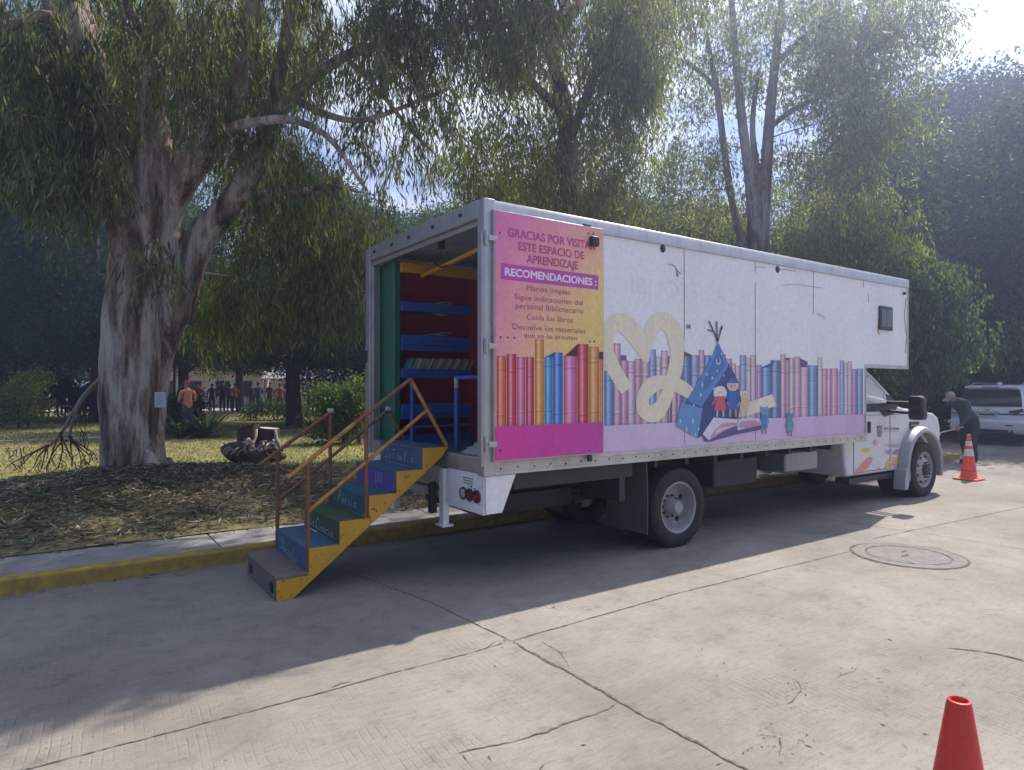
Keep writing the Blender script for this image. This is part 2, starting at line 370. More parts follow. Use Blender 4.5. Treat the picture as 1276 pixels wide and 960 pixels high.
def crack(pts, w=.012, *a, **k): return _cr(pts, w*.72, *a, **k)
J = G(638, 799)
crack([G(38, 957)-(G(635,800)-G(38,957))*.5, G(38, 957), G(330,882), G(420,858), J], .010, .006)
crack([J, G(850, 738), G(1060, 687)], .013, .006); crack([G(1085,672), G(1276, 632), G(1276,632)+(G(1276,632)-G(1085,672))*2], .012, .006)
crack([G(432, 712), G(540, 752), J], .013, .007); crack([J, G(770, 872), G(935, 962), G(935,962)+(G(935,962)-G(770,872))*1.5], .020, .012)
crack([G(980, 640), G(1150, 665), G(1276, 685), G(1276,685)+(G(1276,685)-G(1150,665))*3], .012, .008)
crack(gp((770,873),(700,903),(680,912),(620,930),(560,940)), .012, .02); crack(gp((412,858),(428,852),(440,850)), .03, .01)
crack(gp((672,798),(700,815),(710,835)), .006, .012); crack(gp((600,812),(618,798),(638,799)), .012, .02)
crack(gp((1176,808),(1215,812),(1246,816),(1290,828)), .022, .012); crack(gp((968,842),(990,848),(1000,862),(985,874),(966,879)), .006, .02)
crack(gp((1210,760),(1240,760),(1290,768)), .006, .006)
crack(gp((1080,811),(1100,816),(1110,822)), .006, .006); crack(gp((1040,845),(1065,836)), .006, .012)
pass
for (cx_, cy_, n_, sx_, sy_) in ((985,860,60,18,14),(1085,845,60,36,12),(955,925,50,16,12),(690,826,26,16,12),(640,800,26,20,6),(1000,925,24,14,9),(1190,812,20,30,5)):   # crumbled spots beside the cracks
    for _ in range(n_):
        p = G(cr_rng.gauss(cx_, sx_), cr_rng.gauss(cy_, sy_)); a = cr_rng.uniform(0, 6.28); l = cr_rng.uniform(.004, .022); _cr([p, p+Vector((math.cos(a)*l, math.sin(a)*l, 0))], cr_rng.uniform(.004, .014), .002, .006)
crack(gp((860,712),(930,722),(1000,744)), .004, .006); crack(gp((945,915),(968,920),(965,940)), .012, .03)
crack(gp((1120,950),(1140,955),(1160,968)), .012, .01); crack(gp((1192,848),(1206,856)), .012, .003); crack(gp((1062,692),(1100,704)),.008,.006)
for _ in range(110):   # short scratches and chips
    px, py = cr_rng.uniform(560, 1270), cr_rng.uniform(640, 955); p = G(px, py); a = cr_rng.uniform(0, 6.28); l = cr_rng.uniform(.008, .05)
    crack([p, p+Vector((math.cos(a)*l, math.sin(a)*l, 0))], cr_rng.uniform(.006, .018), .003, .01)
rc = cm.build('road_cracks', CRACK, fixn=False); tag(rc, kind='structure')
# debris along the gutter
# manhole
mh = empty('manhole_cover', 'round concrete manhole cover with two worn crack rings set in the sunlit road', 'manhole cover', (3.96,-1.46,0)); mh.scale = (.88,.88,1)
c = Vector((0,0,0)); 
def ring(r0, r1, z, wob, seed, n=90):
    q = random.Random(seed); vs = []; o1 = 0
    for k in range(n):
        a = 2*math.pi*k/n; o1 = o1*.8+q.uniform(-wob, wob); ww = q.uniform(.3, 1.2)
        mid = (r0+r1)/2+o1; h = (r1-r0)/2*ww
        vs += [Vector((math.cos(a)*(mid-h), math.sin(a)*(mid-h), z)), Vector((math.cos(a)*(mid+h), math.sin(a)*(mid+h), z))]
    m = MB(); m.add(vs, [(2*k, 2*k+1, (2*k+3)%(2*n), (2*k+2)%(2*n)) for k in range(n)]); return m
ring(.555,.580,.004,.004,1).build('outer_ring', CRACK, mh, fixn=False); ring(.400,.418,.0095,.003,2).build('inner_ring', CRACK, mh, fixn=False)
MHC = rough_mat('manhole_concrete', [(.3,(.165,.153,.138)),(.7,(.262,.245,.222))], 9, bump=.5, dist=.01)
m = MB(); m.lathe([(.552,.0),(.548,.006),(.42,.007),(.40,.006),(.0,.009)], (0,0,0), 'z', 64); m.build('concrete_lid', MHC, mh, smooth=True)
m = MB(); m.box((-.13,-.02,.0085),(-.03,.015,.012)); m.box((.05,.08,.0085),(.16,.10,.012)); m.each('lifting_slot', CRACK, mh)

# leaf litter: dry leaves, bark strips and twigs over the mound and the verge
def leaf_quads(C, D, Ln, W, colors, name, mat, side_vec=None, kind=None):
    """C centres, D unit directions, Ln lengths, W widths, colors (N,3): one four-cornered leaf each, built as one mesh"""
    n = len(C)
    S = rng.normal(size=(n, 3)) if side_vec is None else side_vec
    S = np.cross(D, S); S /= (np.linalg.norm(S, axis=1)[:, None]+1e-9)
    a = C-D*Ln[:, None]*.5; t = C+D*Ln[:, None]*.5; mdl = C-D*Ln[:, None]*.08
    V = np.empty((n, 4, 3), np.float32); V[:, 0] = a; V[:, 1] = mdl+S*W[:, None]*.5; V[:, 2] = t; V[:, 3] = mdl-S*W[:, None]*.5
    me = bpy.data.meshes.new(name); me.vertices.add(4*n); me.vertices.foreach_set('co', V.ravel())
    me.loops.add(4*n); me.loops.foreach_set('vertex_index', np.arange(4*n, dtype=np.int32))
    me.polygons.add(n); me.polygons.foreach_set('loop_start', np.arange(0, 4*n, 4, dtype=np.int32)); me.polygons.foreach_set('loop_total', np.full(n, 4, np.int32))
    ca = me.color_attributes.new('Col', 'BYTE_COLOR', 'POINT')
    cc = np.ones((n, 4, 4), np.float32); cc[:, :, :3] = colors[:, None, :]
    ca.data.foreach_set('color', cc.ravel())
    me.materials.append(mat); me.update(calc_edges=True); me.validate()
    o = bpy.data.objects.new(name, me); COL.objects.link(o)
    return o
def leaf_material(name, transl=.45, rough=.5, spec=.3):
    m = bpy.data.materials.new(name); m.use_nodes = True; N = m.node_tree.nodes; L = m.node_tree.links; B = N['Principled BSDF']; out = N['Material Output']
    a = N.new('ShaderNodeVertexColor'); a.layer_name = 'Col'
    L.new(a.outputs[0], B.inputs['Base Color']); B.inputs['Roughness'].default_value = rough; B.inputs['Specular IOR Level'].default_value = spec
    t = N.new('ShaderNodeBsdfTranslucent'); tcx = mix(N, L, 1.0, a.outputs[0], (1.5,1.55,.7,1), 'MULTIPLY'); L.new(tcx, t.inputs[0])
    ms = N.new('ShaderNodeMixShader'); ms.inputs[0].default_value = transl; L.new(B.outputs[0], ms.inputs[1]); L.new(t.outputs[0], ms.inputs[2]); L.new(ms.outputs[0], out.inputs[0])
    return m
LEAF = leaf_material('eucalyptus_leaf', .5); LEAFD = leaf_material('broad_leaf', .35, .65, .15); LITTER = leaf_material('dry_leaf', .1, .8, .2); GRASSM = leaf_material('grass_blade', .4, .6)
def pick(pal, n, jitter=.25):
    pal = np.array(pal); i = rng.integers(0, len(pal), n); return np.clip(pal[i]*(1+rng.uniform(-jitter, jitter, (n, 1))), .002, 1)
HV = np.vectorize(lawn_h)
n = 38000
x = np.concatenate([rng.uniform(-8, 4.0, n*2//3), rng.normal(-1.6, 1.6, n-n*2//3)]); y = np.concatenate([2.95+np.abs(rng.normal(0, 2.1, n*2//3)), rng.normal(5.4, .9, n-n*2//3)])
y = np.where(y < 3.25, 2.72+rng.random(n)**.5*.5, y); z = np.maximum(HV(x, y), .127)+np.where(y < 3.0, .003, rng.uniform(0, .035, n)+.02*(rng.random(n) < .2))
D = rng.normal(size=(n, 3)); D[:, 2] *= .22; D /= np.linalg.norm(D, axis=1)[:, None]
S = np.tile(np.array([[0, 0, 1.0]]), (n, 1))+rng.normal(0, .35, (n, 3)); 
o = leaf_quads(np.stack([x, y, z], 1), D, rng.uniform(.06, .20, n), rng.uniform(.008, .022, n), pick([(.17,.13,.09),(.27,.22,.165),(.38,.33,.26),(.09,.075,.055),(.11,.12,.06),(.055,.10,.05)], n), 'leaf_litter', LITTER, side_vec=S)
tag(o, 'dry eucalyptus leaves and bark strips covering the verge around the big trunk', 'leaf litter', kind='stuff')
# thinly scattered leaves that blew onto the pavement and the gutter
n = 260; x = rng.uniform(-6, 6, n); y = np.where(rng.random(n) < .6, rng.uniform(2.2, 3.0, n), 1.98-np.abs(rng.normal(0, .12, n))); z = np.where(y > 2.1, .134, .008)
D = rng.normal(size=(n, 3)); D[:, 2] *= .05; D /= np.linalg.norm(D, axis=1)[:, None]
o = leaf_quads(np.stack([x, y, z], 1), D, rng.uniform(.03, .10, n), rng.uniform(.008, .02, n), pick([(.20,.14,.08),(.30,.24,.16),(.10,.07,.04)], n), 'blown_leaves', LITTER, side_vec=np.tile(np.array([[0,0,1.0]]), (n,1)))
tag(o, 'scattered dry leaves along the pavement and gutter beside the yellow kerb', 'leaf litter', kind='stuff')
# grass of the lawn
n = 90000
x = rng.uniform(-22, 15, n); y = 7.0+rng.random(n)**1.5*26; 
r = (x+y*.0)*0
z = HV(x, y)+.02; D = np.stack([rng.normal(0, .45, n), rng.normal(0, .45, n), np.ones(n)], 1); D /= np.linalg.norm(D, axis=1)[:, None]
o = leaf_quads(np.stack([x, y, z], 1), D, rng.uniform(.05, .11, n), rng.uniform(.012, .03, n), pick([(.20,.22,.055),(.29,.28,.09),(.36,.32,.14),(.12,.17,.04)], n), 'grass', GRASSM)
tag(o, 'short patchy grass of the park lawn behind the trunk', 'grass', kind='stuff')
# ------------------------------------------------------------------ the mobile library truck
BW, BL, OL, BT, BB = 2.43, 6.0, 7.19, 3.19, .935      # width, floor length, length with the overcab, top, bottom
FLZ = 1.05
truck = empty('library_truck', 'white mobile library truck with book mural on its side and open rear end', 'truck', (3.8, 1.2, 0))
def tp(mb, name, mats, parent=None, **k):
    o = mb.build(name, mats, None, **k)
    if parent is None: keep(o, truck)
    else: o.parent = parent
    return o
# --- cargo box: walls with real thickness, open at the rear
m = MB(); t = .045
m.prism([(0.06,BB),(BL,BB),(BL,1.93),(OL,1.93),(OL,BT-.02),(.06,BT-.02)], 'y', 0, t)          # right wall
m.prism([(0.06,BB),(BL,BB),(BL,1.93),(OL,1.93),(OL,BT-.02),(.06,BT-.02)], 'y', BW-t, BW)      # left wall
m.box((OL-.04,t,1.93),(OL,BW-t,BT-.02)); m.box((5.68,t,BB),(5.72,BW-t,1.97)); m.box((5.72,t,1.93),(OL-.04,BW-t,1.965))
box = tp(m, 'cargo_box', WHITE, bevel=.006)
m = MB(); m.box((.02,.05,BT-.05),(OL-.02,BW-.05,BT-.005)); tp(m, 'roof', WHITE)
m = MB(); m.box((.06,.05,BT-.075),(5.6,BW-.05,BT-.055)); tp(m, 'ceiling_panel', CEIL)
m = MB(); m.box((.02,.05,BB+.02),(5.66,BW-.05,FLZ)); tp(m, 'floor_panel', paint('dark_floor', (.06,.07,.09,1), .6, dirt=.6))
m = MB(); m.box((.06,.046,FLZ),(5.66,.052,BT-.075)); m.box((5.66,.05,FLZ),(5.675,BW-.05,BT-.075)); tp(m, 'inner_lining', REDP)
# top and corner extrusions
m = MB(); prof = [(-.018,BT-.125),(-.018,BT-.03),(-.004,BT),(.10,BT+.004),(.10,BT-.02),(.004,BT-.03),(.004,BT-.125)]
vs = []; 
m.prism(prof, 'x', .0, OL+.006); m.prism([(BW-p[0], p[1]) for p in prof], 'x', 0, OL+.006)
m.prism([(OL+.012,BT-.10),(OL+.012,BT-.02),(OL-.01,BT+.006),(OL-.08,BT+.004),(OL-.08,BT-.02),(OL-.004,BT-.03),(OL-.004,BT-.10)], 'y', .02, BW-.02)
tp(m, 'roof_rail', ALU, bevel=.004)
m = MB(); m.box((-.0,-.014,BB-.012),(BL+.004,.002,1.028)); m.box((0,-.022,1.0),(BL+.004,-.012,1.03)); m.box((0,-.022,BB-.016),(BL+.004,-.012,BB+.012))
m.box((.0,BW,BB),(BL,BW+.014,1.028))
rail = tp(m, 'side_rail', RAIL, bevel=.003)
m = MB()
for i in range(34):
    xx = .14+i*.174
    m.lathe([(.0,-.008),(.005,-.007),(.008,0)], (xx,-.014,.975 if i%2 else .968), 'y', 8)
m.build('rivets', STEEL, rail)
m = MB()
for a, b in (((OL-.03,-.006,1.925),(OL+.01,.03,BT-.1)), ((OL-.03,BW-.03,1.925),(OL+.01,BW+.006,BT-.1)), ((BL,-.008,1.90),(OL+.006,.02,1.95)), ((BL-.012,-.012,BB),(BL+.012,.046,1.94))): m = MB(); m.box(a, b); tp(m, 'edge_trim', ALU, bevel=.003)
# rear frame
m = MB()
m.box((-.035,-.03,BB-.02),(.075,.075,BT)); m.box((-.035,BW-.09,BB-.02),(.075,BW+.03,BT)); m.box((-.035,.075,BT-.15),(.075,BW-.09,BT+.004))
m.box((.0,.075,BT-.20),(.03,BW-.09,BT-.15)); m.box((-.012,BW-.125,FLZ),(.03,BW-.09,BT-.2)); m.box((-.01,.075,BB-.01),(.06,BW-.09,FLZ+.012))
rf = tp(m, 'rear_frame', ALU, bevel=.008)
m = MB()
for z in (1.18, 1.98, 2.86):
    m = MB(); m.tube([(-.02,-.045,z-.06),(-.02,-.045,z+.06)], .017, 10); m.box((-.03,-.044,z-.03),(.05,-.03,z+.03)); m.box((-.012,-.07,z-.022),(.07,-.0585,z+.022)); m.box((-.03,-.06,z-.028),(-.008,-.04,z+.028)); m.build('hinge', ALU, rf, bevel=.003)
m = MB(); m.tube([(-.045,-.02,1.0),(-.045,-.02,2.9)], .013, 8); m.build('locking_bar', ALU, rf)
m = MB()
for y in (.35,.85,1.35,1.75,2.2): m.box((-.045,y-.022,BT-.085),(-.034,y+.022,BT-.055))
m.each('marker_lamp', BLACK, rf, bevel=.003)
m = MB(); m.box((-.05,BW-.02,1.92),(-.034,BW+.05,2.05)); m.build('latch', STEEL, rf, bevel=.004)

# --- lettering helper: outlines of the built-in font, as 2-D triangles
def glyphs(text, bold=0.0, res=3, shear=0):
    cu = bpy.data.curves.new('t', 'FONT'); cu.body = text; cu.resolution_u = res; cu.offset = bold; cu.shear = shear; cu.fill_mode = 'BOTH'
    o = bpy.data.objects.new('t', cu); COL.objects.link(o)
    dg = bpy.context.evaluated_depsgraph_get(); me = bpy.data.meshes.new_from_object(o.evaluated_get(dg))
    V = [(v.co.x, v.co.y) for v in me.vertices]; F = [tuple(p.vertices) for p in me.polygons]
    bpy.data.objects.remove(o); bpy.data.curves.remove(cu); bpy.data.meshes.remove(me)
    return V, F
def text2(mb, text, x0, x1, zb, cap, y, col, bold=.02, mapf=None, sl=0.0):
    """text from x0 to x1 with its baseline at zb and capitals `cap` high, on the plane y"""
    V, F = glyphs(text, 0.0); xs = [v[0] for v in V]
    Vc, _ = glyphs('H', 0.0); ch = max(v[1] for v in Vc)-min(v[1] for v in Vc)
    a, b = min(xs)-bold, max(xs)+bold; k = (x1-x0)/(b-a); kz = cap/ch
    offs = [(0, 0)] if bold < .01 else [(0, 0), (-bold, 0), (bold, 0), (0, -bold*.7), (0, bold*.7), (-bold*.7, -bold*.5), (bold*.7, bold*.5), (-bold*.7, bold*.5), (bold*.7, -bold*.5)]
    for n_, (ox, oy) in enumerate(offs):      # heavier strokes: the same letters laid over each other, each a hair further out
        out = [(x0+(v[0]+ox-a)*k, y-n_*6e-5, zb+(v[1]+oy)*kz) for v in V]
        mb.add(out, F, 0, col)

DV = -.066
def dp(px, py):     # on the open door, traced from the enlarged crop at (600,250) x2.906
    p = side(600+px/2.906, 250+py/2.906, DV); return p.x, p.z
def sp_(px, py, v=-.003): p = side(px, py, v); return p.x, p.z
def quad(mb, x0, x1, z0, z1, y, cols):   # cols: bottom-left, bottom-right, top-right, top-left
    mb.add([(x0,y,z0),(x1,y,z0),(x1,y,z1),(x0,y,z1)], [(0,1,2,3)], 0, list(cols) if isinstance(cols, list) else [cols]*4)
def lerp4(a, b, t): return tuple(a[i]+(b[i]-a[i])*t for i in range(4))
def hgrad(mb, x0, x1, z0, z1, y, cols, vb=1.0):
    n = len(cols)-1
    for i in range(n):
        a, b = cols[i], cols[i+1]; lo = lambda c: tuple(k*vb for k in c[:3])+(1,)
        quad(mb, x0+(x1-x0)*i/n, x0+(x1-x0)*(i+1)/n, z0, z1, y, [lo(a), lo(b), b, a])
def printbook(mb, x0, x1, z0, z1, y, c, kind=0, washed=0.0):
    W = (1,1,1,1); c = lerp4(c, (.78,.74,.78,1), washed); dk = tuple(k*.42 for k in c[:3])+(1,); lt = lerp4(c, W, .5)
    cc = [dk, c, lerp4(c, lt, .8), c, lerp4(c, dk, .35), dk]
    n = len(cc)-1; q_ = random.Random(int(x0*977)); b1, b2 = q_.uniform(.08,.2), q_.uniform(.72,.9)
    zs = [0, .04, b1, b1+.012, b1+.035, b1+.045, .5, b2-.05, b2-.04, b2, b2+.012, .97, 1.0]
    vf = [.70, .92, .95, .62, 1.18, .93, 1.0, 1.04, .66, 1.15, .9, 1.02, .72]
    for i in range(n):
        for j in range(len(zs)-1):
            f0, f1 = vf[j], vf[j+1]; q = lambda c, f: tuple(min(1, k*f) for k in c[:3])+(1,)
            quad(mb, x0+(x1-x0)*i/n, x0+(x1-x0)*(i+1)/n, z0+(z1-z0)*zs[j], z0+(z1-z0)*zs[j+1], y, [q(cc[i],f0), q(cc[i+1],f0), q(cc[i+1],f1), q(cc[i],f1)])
# --- open rear door folded flat against the side
dx0, dz1 = dp(50, 40)[0], 3.085; dx1 = dp(440, 500)[0]; dz0 = 1.045
m = MB(); m.box((dx0-.012,DV+.003,dz0-.012),(dx1+.012,-.028,dz1+.012)); door = tp(m, 'rear_door', ALU, bevel=.004)
m = MB(); nx, nz_ = 10, 18; 
PK, YL, PC = rgb(238,118,186), rgb(252,214,128), rgb(248,172,160)
def bgc(a, b):      # a across, b up
    t = max(0, min(1, .10+.95*a*(.6+.8*(1-b))+.55*(1-b)*.9-.30*max(0, b-.7)))
    c = lerp4(PK, PC, min(1, t*2)) if t < .5 else lerp4(PC, YL, (t-.5)*2); return c
for i in range(nx):
    for j in range(nz_):
        a, b = i/nx, j/nz_; a2, b2 = (i+1)/nx, (j+1)/nz_
        quad(m, dx0+(dx1-dx0)*a, dx0+(dx1-dx0)*a2, dz0+(dz1-dz0)*b, dz0+(dz1-dz0)*b2, DV, [bgc(a,b), bgc(a2,b), bgc(a2,b2), bgc(a,b2)])
zb = dp(245, 811)[1]
hgrad(m, dx0, dx1, dz0, zb, DV-.0012, [rgb(232,62,160), rgb(205,70,165)], 1.0)
BK = [(55,88,563,rgb(235,110,60)),(91,126,556,rgb(225,55,85)),(129,158,567,rgb(228,110,160)),(161,190,567,rgb(220,55,90)),(194,225,503,rgb(240,160,60)),(228,257,567,rgb(70,160,225)),(259,294,551,rgb(45,130,220)),
      (298,345,563,rgb(232,120,180)),(347,387,520,rgb(222,60,85)),(390,425,530,rgb(243,165,55)),(428,441,575,rgb(230,120,80))]
fx = lambda x, y=600: dp(x, y)[0]
def dark(mb, pts, y, col): mb.add([(p[0], y, p[1]) for p in pts], [tuple(range(len(pts)))], 0, col)
dark(m, [dp(299,565), dp(347,521), dp(347,565)], DV-.0014, rgb(105,25,45)); dark(m, [dp(229,568), dp(262,552), dp(262,568)], DV-.0014, rgb(25,75,140)); dark(m, [dp(425,548), dp(441,548), dp(441,576), dp(425,576)], DV-.0014, rgb(100,40,50))
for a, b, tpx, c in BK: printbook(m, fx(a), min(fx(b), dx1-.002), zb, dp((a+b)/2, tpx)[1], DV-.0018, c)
bx0, bx1 = dp(70,250)[0], dp(423,290)[0]; bz0, bz1 = dp(246,304)[1], dp(246,249)[1]
quad(m, bx0, bx1, bz0, bz1, DV-.0012, rgb(205,75,175))
TXT = [('GRACIAS POR VISITAR', 94, 412, 154, 125, .03, rgb(200,75,150)), ('ESTE ESPACIO DE', 133, 372, 196, 168, .03, rgb(198,72,145)), ('APRENDIZAJE', 163, 350, 237, 209, .03, rgb(196,70,142))]
def line(mb, txt, xa, xb, yb, yt, bold, col, y):
    mid = (xa+xb)/2; z0 = dp(mid, yb)[1]; z1 = dp(mid, yt)[1]; text2(mb, txt, dp(xa, yb)[0], dp(xb, yb)[0], z0, z1-z0, y, col, bold)
for t_, a, b, yb, yt, bo, c in TXT: line(m, t_, a, b, yb, yt, bo, c, DV-.0014)
line(m, 'RECOMENDACIONES :', 84, 416, 290, 264, .035, rgb(252,240,250), DV-.0020)
DK = rgb(172,84,120)
for t_, a, b, yb, yt in (('Manos limpias',163,322,334,314),('Sigue indicaciones del',120,366,369,349),('personal Bibliotecario',124,368,400,380),('Cuida los libros',163,331,437,418),('Devuelve los materiales',112,376,474,454),('que se te prestan',152,346,501,484)):
    line(m, t_, a, b, yb, yt, .004, DK, DV-.0014)
m.build('printed_poster', PRINT, door, fixn=False)
m = MB(); p = dp(402,150); m.box((p[0]-.045,DV-.05,p[1]-.045),(p[0]+.045,DV-.001,p[1]+.045)); m.build('door_catch', BLACK, door, bevel=.012)
m = MB()
for (x_, y_) in ((67,118),(387,120),(405,120),(70,495),(95,496),(120,497),(392,511),(408,511),(390,905),(68,905)): 
    p = dp(x_, y_); m.lathe([(0,-.005),(.006,-.004),(.009,0)], (p[0], DV-.0015, p[1]), 'y', 8)
m.build('rivets', STEEL, door)
m = MB(); p = dp(390, 940); m.box((p[0]-.012,-.075,dz0-.07),(p[0]+.03,-.045,dz0-.01)); p = dp(385,85); m.box((p[0]-.04,-.06,dz1+.005),(p[0]+.05,-.03,dz1+.03)); m.each('door_stay', STEEL, door, bevel=.004)

# --- mural on the side
m = MB(); Y0 = -.0015
mx0, mx1 = dx1+.015, BL-.014; mz0, mz1 = 1.03, 1.285
hgrad(m, mx0, mx1, mz0, mz1, Y0, [rgb(226,196,222), rgb(232,204,228), rgb(226,190,222), rgb(214,176,210)], .97)
def mc(px): return side(740+px/2.91, 500, Y0).x        # horizontal places in the crop at (740,270) x2.91
def mz(px, py): return side(740+px/2.91, 270+py/2.91, Y0).z
pk, ros, lp, per, cre, pnk, mag, blu, dbl, dpu = rgb(226,168,190), rgb(218,140,170), rgb(226,186,212), rgb(140,160,216), rgb(224,208,198), rgb(230,182,204), rgb(190,126,184), rgb(70,138,200), rgb(66,112,172), rgb(96,70,110)
BKS = [(38,72,560,blu),(72,97,460,pk),(98,122,520,ros),(123,147,524,lp),(148,173,517,ros),(175,199,526,pnk),(200,225,482,per),(226,243,508,cre),(244,268,487,pnk),(269,282,506,dpu),(282,300,520,pk),(300,318,512,mag),(318,352,505,dbl),(352,381,503,per),(382,400,485,pk),(400,425,503,blu),(425,450,520,mag),(450,478,500,pnk),(478,500,515,ros),(500,514,533,pk),(514,529,540,pnk),(530,552,503,per),(554,568,512,cre),(568,588,502,pnk),(590,608,538,mag),(608,641,545,blu),(641,677,521,dbl),(677,695,500,pk),(696,708,518,ros),(709,725,513,cre),(726,749,509,pk),(750,776,545,pnk),(777,811,540,blu),(812,828,511,cre),(828,845,551,ros),(845,858,552,pk),(859,885,551,ros),(885,892,560,pk),(892,908,522,per),(908,920,532,cre),(920,935,525,pnk),(936,952,553,mag),(953,976,552,blu)]
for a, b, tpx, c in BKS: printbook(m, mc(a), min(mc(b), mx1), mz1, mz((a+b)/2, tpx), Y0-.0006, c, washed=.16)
def Q(pts, f, col, y): m.add([(f(*p)[0], y, f(*p)[1]) for p in pts], [tuple(range(len(pts)))], 0, col)
f2 = lambda x, y: (side(740+x/2.91, 270+y/2.91, Y0).x, side(740+x/2.91, 270+y/2.91, Y0).z)
Q([(748,514),(775,527),(775,546),(748,546)], f2, rgb(110,80,120), Y0-.001); Q([(608,548),(660,521),(641,548)], f2, rgb(50,90,150), Y0-.001); Q([(695,512),(708,512),(708,520),(695,520)], f2, rgb(120,80,120), Y0-.001)
Q([(98,503),(118,503),(118,521),(98,521)], f2, rgb(120,96,130), Y0-.001); Q([(325,488),(352,500),(352,508),(325,508)], f2, rgb(110,80,120), Y0-.001); Q([(20,490),(36,490),(36,517),(20,517)], f2, rgb(120,60,50), Y0-.001)
# ribbon heart, crop at (745,380) x5.333
f3 = lambda x, y: (side(745+x/5.333, 380+y/5.333, Y0).x, side(745+x/5.333, 380+y/5.333, Y0).z)
CRM = rgb(244,232,200)
def ribbon(pts, y, col, f, edge=None):
    P2 = []
    for i in range(len(pts)-1):      # Catmull-Rom through the traced points
        p0, p1, p2, p3 = pts[max(i-1,0)], pts[i], pts[i+1], pts[min(i+2, len(pts)-1)]
        for s in range(8):
            u = s/8; P2.append(tuple(.5*((2*p1[k])+(-p0[k]+p2[k])*u+(2*p0[k]-5*p1[k]+4*p2[k]-p3[k])*u*u+(-p0[k]+3*p1[k]-3*p2[k]+p3[k])*u**3) for k in range(3)))
    P2.append(pts[-1]); vs = []; cs = []
    for i, (x_, y_, w_) in enumerate(P2):
        a, b = P2[max(i-1,0)], P2[min(i+1, len(P2)-1)]; dx, dy = b[0]-a[0], b[1]-a[1]; l = math.hypot(dx, dy)+1e-9; nx_, ny_ = -dy/l, dx/l
        for sgn in (-1, 1):
            q = f(x_+nx_*w_/2*sgn, y_+ny_*w_/2*sgn); vs.append((q[0], y, q[1])); cs.append(col)
    vs = [(v[0], v[1]-(i//2)*2.5e-5, v[2]) for i, v in enumerate(vs)]
    m.add(vs, [(2*i, 2*i+1, 2*i+3, 2*i+2) for i in range(len(P2)-1)], 0, cs)
ribbon([(192,568,88),(130,470,92),(82,370,90),(66,260,60),(80,165,90),(140,110,115),(215,160,127),(275,245,111),(310,330,71),(318,372,39)], Y0-.0012, CRM, f3)
ribbon([(318,385,25),(322,320,46),(340,230,69),(372,140,102),(430,105,115),(490,150,111),(520,240,106),(524,340,90),(510,440,97),(470,560,81),(430,660,92),(370,725,111),(308,700,97),(298,620,81),(350,540,106),(420,515,92),(500,525,92),(570,560,90),(628,600,69)], Y0-.0014, CRM, f3)
# tent, crop at (800,390) x4.557
f4 = lambda x, y: (side(800+x/4.557, 390+y/4.557, Y0).x, side(800+x/4.557, 390+y/4.557, Y0).z)
A = Y0-.0060
Q([(560,522),(735,462),(762,526),(600,587),(545,592)], f4, CRM, A)
Q([(478,312),(335,530),(352,605),(545,600),(548,430)], f4, rgb(72,76,128), A-.0004)
Q([(430,168),(486,285),(552,412),(545,440),(470,315)], f4, rgb(62,88,140), A-.0008)
Q([(428,165),(398,250),(252,497),(335,532),(482,312),(487,288)], f4, rgb(92,142,200), A-.0012)
Q([(428,168),(412,250),(330,420),(360,440),(470,300)], f4, rgb(74,118,178), A-.0014)
Q([(220,505),(342,537),(312,712),(188,642)], f4, rgb(112,156,206), A-.0016)
Q([(342,537),(402,485),(425,600),(345,690),(312,712)], f4, rgb(48,72,130), A-.0016)
Q([(250,497),(335,532),(342,545),(240,515)], f4, rgb(60,104,168), A-.0018)
def stroke(a, b, w_, col, y, f=f4):
    dx, dy = b[0]-a[0], b[1]-a[1]; l = math.hypot(dx, dy); nx_, ny_ = -dy/l*w_/2, dx/l*w_/2
    Q([(a[0]+nx_,a[1]+ny_),(b[0]+nx_,b[1]+ny_),(b[0]-nx_,b[1]-ny_),(a[0]-nx_,a[1]-ny_)], f, col, y)
INK = rgb(62,74,112)
for a, b in (((430,165),(378,46)),((424,165),(422,48)),((428,160),(454,72)),((370,95),(402,108)),((440,100),(455,85)),((486,288),(552,412))): stroke(a, b, 7, INK, A-.002)
def disc(c, rx, ry, col, y, f=f4, n=18): Q([(c[0]+rx*math.cos(2*math.pi*k/n), c[1]+ry*math.sin(2*math.pi*k/n)) for k in range(n)], f, col, y)
disc((430,275), 13, 20, rgb(210,222,240), A-.002); disc((430,272), 9, 15, rgb(54,96,160), A-.0022)
for (x_, y_, s_) in ((340,410,16),(365,350,9),(330,465,12),(395,370,9),(250,660,14),(285,615,16),(215,612,11),(318,660,8),(425,330,7),(462,355,6),(405,430,7),(448,235,6),(300,690,8),(290,525,8)):
    stroke((x_-s_*.5,y_),(x_+s_*.5,y_), 4, rgb(224,232,244), A-.0024); stroke((x_,y_-s_),(x_,y_+s_), 4, rgb(224,232,244), A-.0026)
# open book
Q([(335,690),(352,730),(380,733),(535,690),(690,660),(690,640),(540,640),(400,640)], f4, rgb(92,92,140), A-.002)
Q([(340,688),(404,594),(470,600),(540,605),(532,642),(460,668),(376,724)], f4, rgb(232,222,232), A-.0028)
Q([(376,722),(402,672),(450,628),(530,622),(532,642),(455,668)], f4, rgb(214,150,176), A-.003)
Q([(402,690),(430,655),(528,636),(460,664)], f4, rgb(236,206,218), A-.0032)
Q([(535,642),(545,606),(600,590),(665,600),(680,632),(600,652),(540,668)], f4, rgb(228,216,228), A-.0028)
Q([(536,650),(560,616),(640,610),(676,636),(600,655)], f4, rgb(214,156,182), A-.003)
